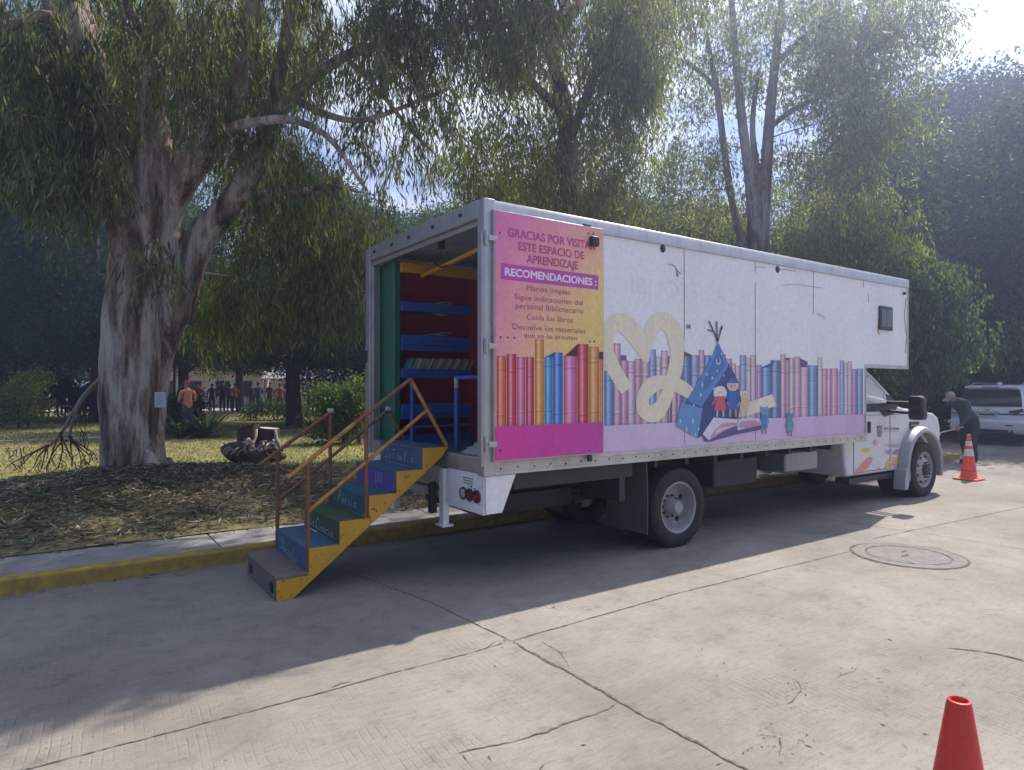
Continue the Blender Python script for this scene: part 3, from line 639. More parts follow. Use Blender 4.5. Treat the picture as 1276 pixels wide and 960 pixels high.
# small generic figures on the book
def fig(cx, top, foot, w_, skin, cloth, ears=False, hat=None):
    h = foot-top; hr = h*.145; y = A-.0036
    disc((cx, top+hr), hr*1.05, hr, skin, y-.0006)
    if ears: Q([(cx-hr,top+hr*.7),(cx-hr*.9,top-hr*.4),(cx-hr*.3,top+hr*.2)], f4, skin, y); Q([(cx+hr,top+hr*.7),(cx+hr*.9,top-hr*.4),(cx+hr*.3,top+hr*.2)], f4, skin, y)
    if hat: Q([(cx-hr*1.2,top+hr*.5),(cx-hr*.6,top-hr*.5),(cx+hr*.6,top-hr*.4),(cx+hr*1.1,top+hr*.5)], f4, hat, y-.0008)
    disc((cx-hr*.35, top+hr), hr*.12, hr*.16, INK, y-.001); disc((cx+hr*.35, top+hr), hr*.12, hr*.16, INK, y-.001)
    Q([(cx-w_*.35,top+hr*1.9),(cx+w_*.35,top+hr*1.9),(cx+w_*.55,top+h*.78),(cx-w_*.55,top+h*.78)], f4, cloth, y-.0002)
    for s in (-1, 1):
        stroke((cx+s*w_*.25,top+h*.76),(cx+s*w_*.3,foot), w_*.17, lerp4(skin, INK, .35), y); stroke((cx+s*w_*.38,top+hr*2.1),(cx+s*w_*.75,top+h*.6), w_*.16, cloth, y-.0004)
disc((440,455), 38, 40, rgb(236,228,232), A-.0034); disc((512,410), 34, 36, rgb(236,228,232), A-.0034)
fig(440, 428, 590, 62, rgb(238,226,214), rgb(206,96,110), ears=True); fig(512, 385, 590, 58, rgb(228,190,170), rgb(44,108,180), hat=rgb(70,110,170)); fig(573, 442, 588, 44, rgb(232,214,198), rgb(226,196,160), ears=True)
fig(690, 535, 690, 34, rgb(110,160,200), rgb(70,130,190), ears=True); fig(835, 572, 700, 34, rgb(90,150,180), rgb(90,170,160), ears=True)
for s in ((-11,-12,12,14),(11,-14,-6,14),(-14,4,14,2)): stroke((262+s[0],78+s[1]),(262+s[2],78+s[3]), 5, rgb(96,128,176), A)
# faded old lettering and scuffs
GH = rgb(199,196,205)
text2(m, 'BIBLIOTECA', side(770,370).x, side(905,350).x, 2.55, .16, Y0, (.895,.858,.868,1), .0)
def scuff(pts, w_, c): 
    for a, b in zip(pts, pts[1:]): stroke(a, b, w_, c, Y0-.0008, f4)
scuff([(-8,128),(20,134),(38,150),(48,180)][:0] or [(145,-282+20),(175,-254)], 0.1, GH) if False else None
g = lambda x, y: (side(x, y, Y0).x, side(x, y, Y0).z)
def sc2(pts, w_, c):
    for a, b in zip(pts, pts[1:]): stroke(a, b, w_, c, Y0-.0008, g)
sc2([(832,329),(840,331),(843,336),(845,345)], 1.1, rgb(158,146,152)); sc2([(843,336),(848,342)], 1.6, rgb(158,146,150)); sc2([(843,340),(844,345)], 1.8, rgb(164,150,150))
sc2([(975,356),(990,354),(1008,357),(1024,359)], .7, rgb(165,158,168)); sc2([(941,333),(955,333)], .6, rgb(150,146,158)); sc2([(966,335),(992,338)], .9, rgb(160,155,165))
sc2([(1018,391),(1028,397)], 2.5, rgb(206,204,196)); sc2([(1129,372),(1127,395),(1130,420),(1128,440)], 1.0, rgb(190,120,110)); sc2([(1095,398),(1094,414),(1097,417)], 1.6, rgb(190,140,130)); sc2([(1110,354),(1122,357)],.8,rgb(150,140,145))
m.build('printed_mural', PRINT, box, fixn=False)
# seams
m = MB()
for px, y0, y1 in ((852.5,300,553),(941,352,548),(941,325,340),(1013.5,337,392),(1076,349,358),(1082,366,377)):
    a, b = side(px, y0), side(px, y1); m.box((a.x-.0026,-.0035,b.z),(a.x+.0026,-.0002,a.z))
m.each('panel_seam', paint('grey_seam', (.16,.15,.16,1), .6), box)
for px, py in ((826,310),(969,336)):
    p = side(px, py); m = MB(); m.lathe([(0,-.012),(.028,-.012),(.038,-.004),(.04,0)], (p.x,0,p.z), 'y', 24); m.build('vent_plug', BLACK, box, smooth=True)
a, b = side(1095.5, 383), side(1110.5, 411)
m = MB(); m.box((a.x-.02,-.022,b.z-.02),(b.x+.01,0.0,a.z+.02)); wn = m.build('side_window', BLACK, box, bevel=.02, seg=3)
m = MB(); m.box((a.x+.02,-.026,b.z+.03),((a.x+b.x)/2-.008,-.0225,a.z-.02)); m.box(((a.x+b.x)/2+.006,-.024,b.z+.03),(b.x-.025,-.0225,a.z-.02)); m.build('pane', DGLASS, wn)
# clearance lamp
p = side(1126, 366); m = MB(); m.box((p.x-.02,-.03,p.z-.02),(p.x+.02,0,p.z+.02)); m.build('marker_lamp', BLACK, box, bevel=.006)

# --- inside: bookcase along the left wall, beams and railings
m = MB(); m.box((.10,1.95,FLZ),(.15,2.38,3.0)); m.tube([(.1,1.98,FLZ),(.1,1.98,3.0)], .03, 10); bc = tp(m, 'bookcase_end_panel', GREENP, smooth=True)
m = MB(); m.box((.15,2.34,FLZ),(5.6,2.375,3.0)); m.box((1.17,1.93,FLZ),(1.21,2.34,2.86)); m.box((2.9,1.93,FLZ),(2.94,2.34,2.86)); m.box((1.02,1.94,FLZ),(1.17,1.955,2.86)); tp(m, 'bookcase_back', REDP)
SHZ = [(2.52, 0), (2.16, -.05), (1.80, 0), (1.42, 0), (1.08, 0)]
m = MB(); m.box((.15,1.90,2.88),(5.6,1.96,2.98)); tp(m, 'top_beam', SHYEL, bevel=.004)
for i, (z, tilt) in enumerate(SHZ):
    for x0, x1 in ((.15,1.02),(1.21,2.9)):
        m = MB(); m.box((x0,1.93,z-.03),(x1,2.34,z-.012)); m.box((x0,1.90,z-.055),(x1,1.93,z+.045)); m.box((x0,1.895,z-.01),(x1,1.90,z+.0))
        if i == 3 or i == 1: m.box((x0,1.92,z-.12),(x1,1.935,z-.055))
        sh = tp(m, 'shelf', BLUE, bevel=.003)
m = MB(); m.tube([(.07,.06,2.83),(.40,1.93,2.86)], .022, 10); rod = tp(m, 'cross_bar', SHYEL, smooth=True)
p = P(550, 316, 6.35)
m = MB(); m.tube([(p.x,p.y,BT-.08),(p.x,p.y,2.88)], .006, 6); m.box((p.x-.03,p.y-.02,2.98),(p.x+.03,p.y+.02,3.06)); m.tube([(p.x-.1,p.y-.02,2.83),(p.x,p.y,2.80),(p.x+.1,p.y+.02,2.84)], .008, 6); tp(m, 'ceiling_latch', STEEL)
m = MB(); m.tube([(.25,.91,FLZ),(.25,.91,1.72),(.25,.91,1.735)], .022, 10); m.tube([(.25,.93,1.735),(.25,.05,1.735)], .020, 10); ir = tp(m, 'inner_rail', BLUE, smooth=True)
m = MB(); m.tube([(.25,.91,1.64),(.25,.91,1.735)], .0235, 10); m.build('worn_paint_patch', paint('worn_white', (.45,.43,.40,1), .6), ir, smooth=True)
m = MB(); m.tube([(.22,1.80,FLZ),(.22,1.80,1.70)], .022, 10); m.tube([(.22,1.78,1.70),(.22,2.2,1.70)], .020, 10); m.tube([(.22,1.80,1.22),(1.0,1.80,1.22)], .016, 8); tp(m, 'inner_rail', BLUE, smooth=True)
# a crumpled cloth sits inside the doorway
# --- rear underride: skirt with lamps, brackets
m = MB()
m.prism([(.0,.60),(.16,.60),(.30,BB-.02),(.0,BB-.02)], 'y', -.008, .015); m.box((-.006,.016,.60),(.01,.62,BB-.01)); m.box((-.012,.017,.592),(.05,.62,.655)); m.box((.0,.74,.75),(.02,1.81,BB-.01))
m.prism([(.0,.60),(.16,.60),(.30,BB-.02),(.0,BB-.02)], 'y', BW-.015, BW+.008); m.box((-.006,1.81,.60),(.01,BW+.008,BB-.01))
m.box((-.03,.66,.41),(.03,.74,BB-.02)); m.box((-.05,.63,.39),(.06,.77,.412)); m.box((.02,.80,.62),(.07,1.66,.70)); m.box((.03,.80,.72),(.05,1.68,.80)); m.box((.08,.1,.70),(.12,2.3,.77)); m.box((-.03,1.69,.41),(.03,1.77,BB-.02)); m.box((-.05,1.66,.39),(.06,1.80,.412))
bump = tp(m, 'rear_bumper', WHITE, bevel=.005)
for k, y in enumerate((.335,.225,.115)):
    mats = [STEEL, CLEARLENS if k == 0 else REDLENS]
    lm = MB(); lm.lathe([(.055,-.013),(.055,-.022),(.046,-.024),(.044,-.014)], (0,y,.735), 'x', 28); o = lm.build('tail_light', STEEL, bump, smooth=True)
    lm = MB(); lm.lathe([(.044,-.014),(.04,-.020),(.02,-.024),(0,-.025)], (0,y,.735), 'x', 28); lm.build('lens', mats[1], o, smooth=True)
for k, y in enumerate((2.095,2.205,2.315)):
    lm = MB(); lm.lathe([(.055,-.013),(.055,-.022),(.044,-.024),(0,-.025)], (0,y,.735), 'x', 28); lm.build('tail_light', REDLENS, bump, smooth=True)
m = MB(); m.box((-.10,.77,.50),(-.03,.83,.78)); m.box((-.10,1.6,.50),(-.03,1.66,.78)); m.each('rubber_buffer', BLACK, bump, bevel=.01)
m = MB(); 
for k in range(3): m.box((-.0085,.19+k*.004,.868-k*.022),(-.0062,.36-k*.01,.874-k*.022))
m.box((-.0085,.20,.80),(-.0062,.23,.812)); m.box((-.0085,.15,.79),(-.0062,.17,.80)); m.box((-.0085,.26,.803),(-.0062,.265,.82)); m.build('stencilled_marks', STEEL, bump)
# --- chassis
m = MB()
for y in (.72, 1.58): m.box((.1,y,.62),(8.2,y+.09,.80))
for x in (.3,1.2,3.4,4.4,5.4,6.9): m.box((x,.75,.66),(x+.07,1.64,.76))
for i in range(12): m.box((.2+i*.46,.06,.84),(.25+i*.46,2.37,.93))
m.box((.15,.66,.80),(5.6,.83,.85)); m.box((.15,1.55,.80),(5.6,1.72,.85))
tp(m, 'chassis_frame', STEEL)
m = MB(); m.tube([(2.385,.10,.405),(2.385,1.85,.405)], .07, 12); m.lathe([(.0,-.16),(.14,-.12),(.19,0),(.14,.12),(0,.16)], (2.385,1.0,.405), 'y', 20); m.tube([(2.3,1.0,.45),(5.9,1.1,.62)], .05, 10); m.box((1.7,.70,.50),(3.1,.78,.55)); m.box((1.7,1.2,.50),(3.1,1.28,.55))
tp(m, 'rear_axle', STEEL, smooth=True); m = MB(); m.tube([(7.83,.2,.41),(7.83,1.8,.41)], .06, 10); tp(m, 'front_axle', STEEL, smooth=True)
m = MB(); m.box((4.35,.10,.60),(5.05,.55,.86)); ft = tp(m, 'fuel_tank', paint('tank_metal', (.30,.30,.31,1), .35, metal=.6, dirt=.5), bevel=.03)
m = MB(); m.box((3.2,.25,.50),(4.0,.70,.82)); tp(m, 'battery_box', STEEL, bevel=.02); m = MB(); m.box((3.25,1.3,.50),(4.1,1.8,.80)); tp(m, 'air_tank', STEEL, bevel=.02)
m = MB(); m.tube([(1.35,.95,.45),(4.6,.95,.48)], .05, 10); m.tube([(3.4,.95,.48),(4.3,.95,.48)], .12, 14); tp(m, 'exhaust_pipe', paint('rusty_pipe', (.12,.07,.05,1), .7, metal=.3), smooth=True)
m = MB(); m.box((.35,.65,.45),(1.45,1.75,.62)); m.tube([(.9,1.2,.38),(.9,1.2,.50)], .38, 26); tp(m, 'spare_wheel_carrier', STEEL)
m = MB(); m.box((.30,.03,.78),(1.70,.06,.92)); m.box((1.55,.05,.55),(1.62,.6,.92)); tp(m, 'skirt_bracket', STEEL)
def flap(x, y0, y1, zt, zb, name='mud_flap'):
    m = MB(); ny, nzz = 6, 8; vs = []
    for sgn in (0, .012):
        for j in range(nzz+1):
            for i in range(ny+1):
                a, b = i/ny, j/nzz; vs.append((x+sgn+.03*math.sin(b*2.5)*(.6+.4*a)+.01*math.sin(a*6), y0+(y1-y0)*a, zt+(zb-zt)*b))
    n1 = (ny+1)*(nzz+1); fs = []
    for j in range(nzz):
        for i in range(ny):
            q = j*(ny+1)+i; fs += [(q,q+1,q+ny+2,q+ny+1), (n1+q,n1+q+ny+1,n1+q+ny+2,n1+q+1)]
    for i in range(ny): q = nzz*(ny+1)+i; fs.append((q,q+1,n1+q+1,n1+q))
    for j in range(nzz): q = j*(ny+1); fs += [(q,q+ny+1,n1+q+ny+1,n1+q)]; q += ny; fs += [(q,n1+q,n1+q+ny+1,q+ny+1)]
    m.add(vs, fs); return tp(m, name, FLAP, smooth=True)
flap(1.88, .02, .62, .92, .19); flap(1.88, 1.35, 1.92, .92, .2)
# --- wheels
RW = .405
def tyre_prof(w_, r=RW):
    h = w_/2; return [(r*.62,-h*.78),(r*.70,-h*.98),(r*.84,-h*1.04),(r*.95,-h*.93),(r*.99,-h*.78),(r,-h*.6),(r,-h*.2),(r*.985,-h*.16),(r*.985,-h*.10),(r,-h*.06),(r,h*.06),(r*.985,h*.1),(r*.985,h*.16),(r,h*.2),(r,h*.6),(r*.99,h*.78),(r*.95,h*.93),(r*.84,h*1.04),(r*.70,h*.98),(r*.62,h*.78)]
def wheel(x, y, w_, out, deep, name='wheel'):
    """out = -1 when the outer face looks towards -Y; deep = dished rear rim, else the front one that bulges out"""
    e = empty(name, None, None) if False else bpy.data.objects.new(name, None); COL.objects.link(e); e.location = (x, y, RW); e.parent = truck; e.matrix_parent_inverse = Matrix.Translation(-truck.location)
    m = MB(); m.lathe(tyre_prof(w_), (0,0,0), 'y', 56)
    for k in range(46):
        a = 2*math.pi*k/46
        for sg in (-1, 1):
            M_ = Matrix.Rotation(-a, 4, 'Y'); m.box((-.016, sg*w_*.14 if sg > 0 else -w_*.42, RW-.008),(.010, w_*.42 if sg > 0 else -w_*.14, RW+.002), 0, M_)
    tr = m.build('tyre', RUBBER, e, smooth=True)
    h = w_/2; o = out
    r0 = RW*.64
    if deep: pr = [(r0,.78*h*o),(r0+.012,.86*h*o),(r0-.004,.90*h*o),(r0-.016,.80*h*o),(r0-.022,.35*h*o),(r0-.03,-.20*h*o),(r0-.05,-.38*h*o),(.145,-.42*h*o),(.13,-.34*h*o),(.10,-.30*h*o),(.085,-.28*h*o)]
    else: pr = [(r0,.78*h*o),(r0+.012,.86*h*o),(r0-.004,.90*h*o),(r0-.018,.70*h*o),(r0-.03,.45*h*o),(r0-.055,.50*h*o),(.165,.88*h*o),(.13,.96*h*o),(.09,.96*h*o)]
    m = MB(); m.lathe(pr, (0,0,0), 'y', 48); rim = m.build('rim', RIM, e, smooth=True)
    m = MB(); zz = -.39*h*o if deep else .70*h*o
    for k in range(8 if not deep else 5):
        a = 2*math.pi*k/(8 if not deep else 5)+.4; rr_ = .195 if deep else .19
        m.lathe([(0, zz+.012*o),(.026 if deep else .02, zz+.012*o),(.026 if deep else .02, zz-.03*o)], (math.cos(a)*rr_, 0, math.sin(a)*rr_), 'y', 12)
    m.each('hand_hole', BLACK, rim, smooth=True)
    m = MB(); hb = (-.30*h*o, .02*o, .10*o) if deep else (.90*h*o, 1.15*h*o, 1.35*h*o)
    m.lathe([(.088,hb[0]),(.082,hb[1]),(.06,hb[2]),(0,hb[2]+.004*o)], (0,0,0), 'y', 24); m.build('hub', RIM if deep else STEEL, rim, smooth=True)
    m = MB()
    for k in range(10):
        a = 2*math.pi*k/10; zb_ = -.33*h*o if deep else .96*h*o; m.tube([(math.cos(a)*.112, zb_, math.sin(a)*.112),(math.cos(a)*.112, zb_+.03*o, math.sin(a)*.112)], .012, 6)
    m.build('lug_nuts', STEEL, rim)
    return e
wheel(2.385, .145, .225, -1, True); wheel(2.385, .41, .225, -1, True); wheel(2.385, 1.55, .225, 1, True); wheel(2.385, 1.81, .225, 1, True)
wheel(7.83, .16, .235, -1, False); wheel(7.83, 1.80, .235, 1, False)

# --- cab
c0, c1 = .17, 2.26
arch = [(7.83+.50*math.cos(a), .42+.50*math.sin(a)) for a in [R(180-i*180/14) for i in range(15)]]
low = [(5.80,.60),(5.86,.43),(7.20,.43)]+[(7.33,.42)]+arch[1:-1]+[(8.33,.42),(8.42,.60),(8.62,.64),(8.63,1.0),(8.56,1.17),(8.40,1.235),(8.0,1.285),(7.45,1.33),(7.28,1.365),(7.20,1.395),(5.80,1.40),(5.76,1.2)]
m = MB(); m.prism(low, 'y', c0, c1); cabb = tp(m, 'cab_body', CABWHITE, bevel=.05, seg=3, angle=40)
# greenhouse: roof and pillars
def lofty(pts): return pts
ins = .10
roofp = [(5.80,1.395),(7.22,1.395),(7.18,1.44),(6.72,1.80),(6.55,1.90),(6.3,1.93),(5.85,1.93),(5.80,1.88)]
m = MB()
# roof slab
for a, b in ((c0+ins, c1-ins),): m.prism([(5.80,1.84),(6.62,1.84),(6.55,1.895),(6.3,1.922),(5.85,1.922)], 'y', a, b)
def pillar(pts, wv=.05):   # a bar along pts on both sides, thickness in Y
    for sgn, base in ((1, c0), (-1, c1)):
        for (xa, za), (xb, zb_) in zip(pts, pts[1:]):
            ya = base+sgn*(za-1.39)/.47*ins; yb = base+sgn*(zb_-1.39)/.47*ins
            m.tube([(xa, ya+sgn*.03, za),(xb, yb+sgn*.03, zb_)], .032, 8)
pillar([(7.24,1.385),(6.95,1.60),(6.72,1.77),(6.56,1.86),(6.35,1.885),(5.85,1.885)])
m.box((5.79,c0+.02,1.38),(5.83,c1-.02,1.9)); pillar([(5.95,1.39),(5.90,1.88)])
tp(m, 'cab_roof', CABWHITE, parent=cabb, bevel=.01)
m = MB(); m.box((5.9,c0+.05,1.30),(7.2,c0+.12,1.40)); m.add([(7.22,c0+.03,1.40),(7.22,c1-.03,1.40),(6.60,c1-.13,1.86),(6.60,c0+.13,1.86)], [(0,1,2,3)]); tp(m, 'windscreen', GLASS, parent=cabb)
for base, sgn in ((c0, 1), (c1, -1)):
    m = MB(); y_b = base+sgn*.012; y_t = base+sgn*(.012+ins*.95)
    m.add([(5.97,y_b,1.40),(7.12,y_b,1.40),(6.66,y_t,1.83),(6.5,y_t+sgn*.004,1.86),(5.95,y_t,1.86)], [(0,1,2,3,4)]); tp(m, 'side_window', GLASS, parent=cabb, fixn=False)
    m = MB(); m.box((5.90,base-sgn*.004 if sgn>0 else base-.006,1.375),(7.20,base+.006 if sgn>0 else base+.004,1.41)); m.add([(6.93,base-sgn*.006,1.40),(7.22,base-sgn*.006,1.40),(7.06,base+sgn*.012,1.52),(6.93,base+sgn*.016,1.55)], [(0,1,2,3)]); m.box((6.3,base-sgn*.012 if sgn > 0 else base-.004,1.30),(7.0,base+.004 if sgn > 0 else base+.012,1.37)); m.prism([(6.62,1.37),(7.26,1.39),(7.12,1.25),(6.85,1.22)], 'y', base-sgn*.010, base+sgn*.002); tp(m, 'window_trim', BLACK, parent=cabb)
# interior: seat, wheel, paper on the dash seen through the window
m = MB(); m.box((6.0,.35,.95),(6.5,.85,1.12)); m.box((5.95,.35,1.1),(6.1,.85,1.62)); m.box((6.0,1.5,.95),(6.5,2.05,1.12)); m.box((5.95,1.5,1.1),(6.1,2.05,1.62)); m.box((5.97,.43,1.62),(6.05,.77,1.78)); tp(m, 'seat', paint('grey_seat_fabric', (.09,.09,.10,1), .9), parent=cabb, bevel=.04)
m = MB(); m.box((6.75,.22,1.15),(7.15,2.2,1.39)); tp(m, 'dashboard', paint('dash_grey', (.12,.11,.10,1), .8), parent=cabb, bevel=.03)
m = MB(); m.add([(6.42,.52,1.60),(6.62,.52,1.50),(6.66,.56,1.57),(6.46,.56,1.67)], [(0,1,2,3)]); tp(m, 'sun_visor', paint('visor', (.5,.5,.48,1), .8), parent=cabb)
# door with seams, handle, emblem and print
YD = c0-.003
m = MB()
for a, b in (((6.02,YD-.001,.47),(6.028,c0+.001,1.375)), ((7.02,YD-.001,.62),(7.028,c0+.001,1.38)), ((6.02,YD-.001,.47),(6.90,c0+.001,.478))): m.box(a, b)
m.tube([(6.90,YD,.474),(7.0,YD,.54),(7.024,YD,.64)], .004, 6); m.box((5.9,YD-.001,1.245),(8.30,c0+.0005,1.249))
tp(m, 'door_seam', STEEL, parent=cabb)
p = side(1081.5, 533, c0); m = MB(); m.box((p.x-.02,c0-.03,p.z-.075),(p.x+.035,c0-.002,p.z+.085)); tp(m, 'door_handle', BLACK, parent=cabb, bevel=.012)
m = MB(); f5 = lambda x, y: (side(1000+x/4.623, 440+y/4.623, YD).x, side(1000+x/4.623, 440+y/4.623, YD).z)   # crop at (1000,440) x4.623
def C(pts, col, y=YD-.0015): m.add([(f5(*p)[0], y, f5(*p)[1]) for p in pts], [tuple(range(len(pts)))], 0, col)
gg, lg = rgb(92,92,98), rgb(190,188,186)
C([(430,428),(457,430),(458,460),(452,478),(443,488),(434,476),(430,458)], gg); C([(434,434),(453,435),(453,458),(449,472),(443,480),(437,470),(434,456)], lg, YD-.002); C([(437,440),(450,441),(449,462),(443,472),(438,462)], rgb(120,116,116), YD-.0025)
C([(428,422),(460,418),(460,424),(428,428)], gg)
for i, (a, b) in enumerate(((468,492),(498,514),(520,532),(536,556))): C([(a,430),(b,431),(b,443 if i%2 else 440),(a,441)], rgb(120,118,122))
C([(466,448),(552,450),(552,453),(466,451)], rgb(150,148,150)); tp(m, 'door_emblem', PRINT, parent=cabb, fixn=False); m = MB()
def ctext(txt, xa, xb, yb, yt, col, bold=.02):
    z0 = f5((xa+xb)/2, yb)[1]; z1 = f5((xa+xb)/2, yt)[1]; text2(m, txt, f5(xa,yb)[0], f5(xb,yb)[0], z0, z1-z0, YD-.0015, col, bold)
# two lines of faded, illegible print
for (xa, xb, ya, yb_, col) in ((474,556,520,544,rgb(236,204,214)),(474,568,557,583,rgb(206,140,196))):
    x_ = xa; q = random.Random(xb)
    while x_ < xb-4:
        wd = q.uniform(5, 8); C([(x_,ya),(x_+wd*.3,ya),(x_+wd*.3,yb_),(x_,yb_)], col)
        if q.random() < .8: t0 = q.choice((0,.45,.8)); C([(x_+wd*.3,ya+(yb_-ya)*t0),(x_+wd,ya+(yb_-ya)*t0),(x_+wd,ya+(yb_-ya)*(t0+.2)),(x_+wd*.3,ya+(yb_-ya)*(t0+.2))], col)
        if q.random() < .5: C([(x_+wd*.7,ya+3),(x_+wd,ya+3),(x_+wd,yb_),(x_+wd*.7,yb_)], col)
        x_ += wd+2.5
C([(290,705),(322,700),(375,650),(404,604),(392,598),(365,612),(330,650)], rgb(236,150,140)); C([(335,700),(355,690),(395,640),(404,606),(385,640)], rgb(240,190,170), YD-.002)
C([(408,512),(416,498),(430,503),(432,520),(420,536),(409,528)], rgb(238,160,170)); C([(340,552),(378,545),(388,560),(366,574),(340,570)], rgb(242,205,90))
n_ = 14; o1 = [(522+46*math.cos(math.pi*k/n_), 662-62*math.sin(math.pi*k/n_)) for k in range(n_+1)]; o2 = [(522+28*math.cos(math.pi*k/n_), 664-40*math.sin(math.pi*k/n_)) for k in range(n_+1)]
for k in range(n_): C([o1[k], o1[k+1], o2[k+1], o2[k]], rgb(244,208,96))
o3 = [(520+22*math.cos(math.pi*k/n_), 664-30*math.sin(math.pi*k/n_)) for k in range(n_+1)]; o4 = [(520+13*math.cos(math.pi*k/n_), 664-18*math.sin(math.pi*k/n_)) for k in range(n_+1)]
for k in range(n_): C([o3[k], o3[k+1], o4[k+1], o4[k]], rgb(240,176,150), YD-.002)
C([(430,668),(440,655),(448,650),(440,672)], rgb(240,180,140))
tp(m, 'door_print', PRINT, parent=cabb, fixn=False)
# fender vent badge
m = MB(); a, b = side(1133, 526, c0), side(1144, 537, c0); m.box((a.x,c0-.02,b.z),(b.x,c0-.001,a.z)); m.box((a.x+.03,c0-.018,b.z-.07),(a.x+.09,c0-.001,b.z-.01)); tp(m, 'fender_vent', BLACK, parent=cabb, bevel=.006)
m = MB(); z_ = a.z; m.box((a.x+.01,c0-.024,a.z-.055),(b.x-.01,c0-.0205,a.z-.045)); tp(m, 'vent_bar', CHROME, parent=cabb)
# wheel arch flares, built as swept strips; the front one ends in a long rear lip
def flare(base, sgn):
    m = MB(); n = 22; vs = []
    for k in range(n+1):
        a = R(196-212*k/n); ca, sa = math.cos(a), math.sin(a)
        for (rr_, yy) in ((.60,.0),(.597,-.06),(.572,-.135),(.53,-.150),(.505,-.13),(.505,.0)):
            q = 1.0; xx = 7.83+rr_*ca*q; zz = .44+rr_*sa*1.03; vs.append((xx, base+sgn*yy, zz))
    fs = [(k*6+j, k*6+j+1, (k+1)*6+j+1, (k+1)*6+j) for k in range(n) for j in range(5)]
    m.add(vs, fs)
    m.prism([(7.16,.16),(7.26,.16),(7.34,.36),(7.31,.50),(7.20,.45),(7.17,.3)], 'y', base-sgn*.14, base+sgn*.02)
    return tp(m, 'fender_flare', GREYPL, parent=cabb, smooth=True)
flare(c0, 1); flare(c1, -1)
m = MB(); m.lathe([(.515,0),(.515,.35)], (7.83,c0-.0,.44), 'y', 40); m.box((7.3,c0+.33,.43),(8.35,c0+.36,1.0)); tp(m, 'wheel_well', BLACK, parent=cabb)
m = MB(); m.box((5.95,c0+.02,.32),(7.15,c0+.22,.40)); m.box((6.9,c0+.1,.30),(7.1,c0+.3,.43)); tp(m, 'side_step', BLACK, parent=cabb, bevel=.01)
# mirrors
for base, sgn in ((c0, -1), (c1, 1)):
    yy = base+sgn*.42; 
    m = MB(); a = side(1133.5, 494, c0-.3); x0_, x1_ = 6.78, 7.0
    m.prism([(yy-.085, 1.19),(yy+.085,1.19),(yy+.10,1.25),(yy+.095,1.49),(yy+.07,1.52),(yy-.05,1.52),(yy-.085,1.49),(yy-.10,1.25)], 'x', 6.85, 6.99)
    mi = tp(m, 'wing_mirror', BLACK, parent=cabb, bevel=.025, seg=3)
    m = MB(); m.box((6.840,yy-.07,1.31),(6.851,yy+.07,1.485)); m.box((6.840,yy-.07,1.215),(6.851,yy+.07,1.29)); tp(m, 'mirror_glass', DGLASS, parent=mi, bevel=.003)
    m = MB(); m.tube([(6.95,base,1.42),(6.93,yy-sgn*.08,1.42)], .026, 8); m.tube([(6.98,base,1.30),(6.93,yy-sgn*.08,1.28)], .022, 8); tp(m, 'mirror_arm', BLACK, parent=mi, smooth=True)
# front end
m = MB(); m.box((8.48,c0-.02,.46),(8.70,c1+.02,.72)); tp(m, 'front_bumper', CHROME, parent=cabb, bevel=.06, seg=3)
m = MB(); m.box((8.625,c0+.45,.78),(8.66,c1-.45,1.12)); m.box((8.63,c0+.42,.90),(8.675,c1-.42,.93)); tp(m, 'grille', CHROME, parent=cabb, bevel=.01)
for y0 in (c0+.05, c1-.40): m = MB(); m.box((8.59,y0,.80),(8.655,y0+.35,1.10)); tp(m, 'headlight', CLEARLENS, parent=cabb, bevel=.03)
m = MB(); m.box((7.30,c0-.004,.98),(7.42,c0+.001,1.02)); tp(m, 'side_marker', paint('amber_lens',(.6,.2,.02,1),.2), parent=cabb) if False else None

# ------------------------------------------------------------------ books on the middle shelf: each one a thing
bpal = [(.10,.32,.30),(.42,.30,.18),(.50,.40,.28),(.30,.20,.12),(.55,.47,.36),(.22,.14,.10),(.38,.33,.26),(.46,.26,.16)]
bmats = [paint('book_cover', (*c, 1), .6, dirt=.2) for c in bpal]; PAPER = paint('book_pages', (.62,.58,.48,1), .9, dirt=.2)
names = ['teal','tan','cream','brown','ivory','dark brown','grey beige','rust']
order = ['teal','teal']+[names[1+(i*3)%7] for i in range(22)]
for i in range(24):
    k = names.index(order[i])
    xb = .20+i*.033; ln = .5
    e = empty('book', 'x', 'book', (xb, 2.0, 1.791), group='books leaning in a row on the middle blue shelf')
    wB = .022; hB = .19+.02*((i*7)%3)/3
    Mx = Matrix.Rotation(ln+.03*((i*5)%3), 4, 'Y')
    m = MB(); m.box((0,-.07,0),(wB*.15,.07,hB),0,Mx); m.box((wB*.85,-.07,0),(wB,.07,hB),0,Mx); m.box((0,-.072,0),(wB,-.068,hB),0,Mx); m.build('cover', bmats[k], e)
    m = MB(); m.box((wB*.15,-.067,.004),(wB*.85,.066,hB-.004),0,Mx); m.build('pages', PAPER, e)
    e['label'] = None or ''
    ords = ['first','second','third','fourth','fifth','sixth','seventh','eighth','ninth','tenth','eleventh','twelfth','thirteenth','fourteenth','fifteenth','sixteenth','seventeenth','eighteenth','nineteenth','twentieth','twenty-first','twenty-second','twenty-third','twenty-fourth']
    e['label'] = '%s book leaning on the middle blue truck shelf, %s from the green panel' % (order[i], ords[i])
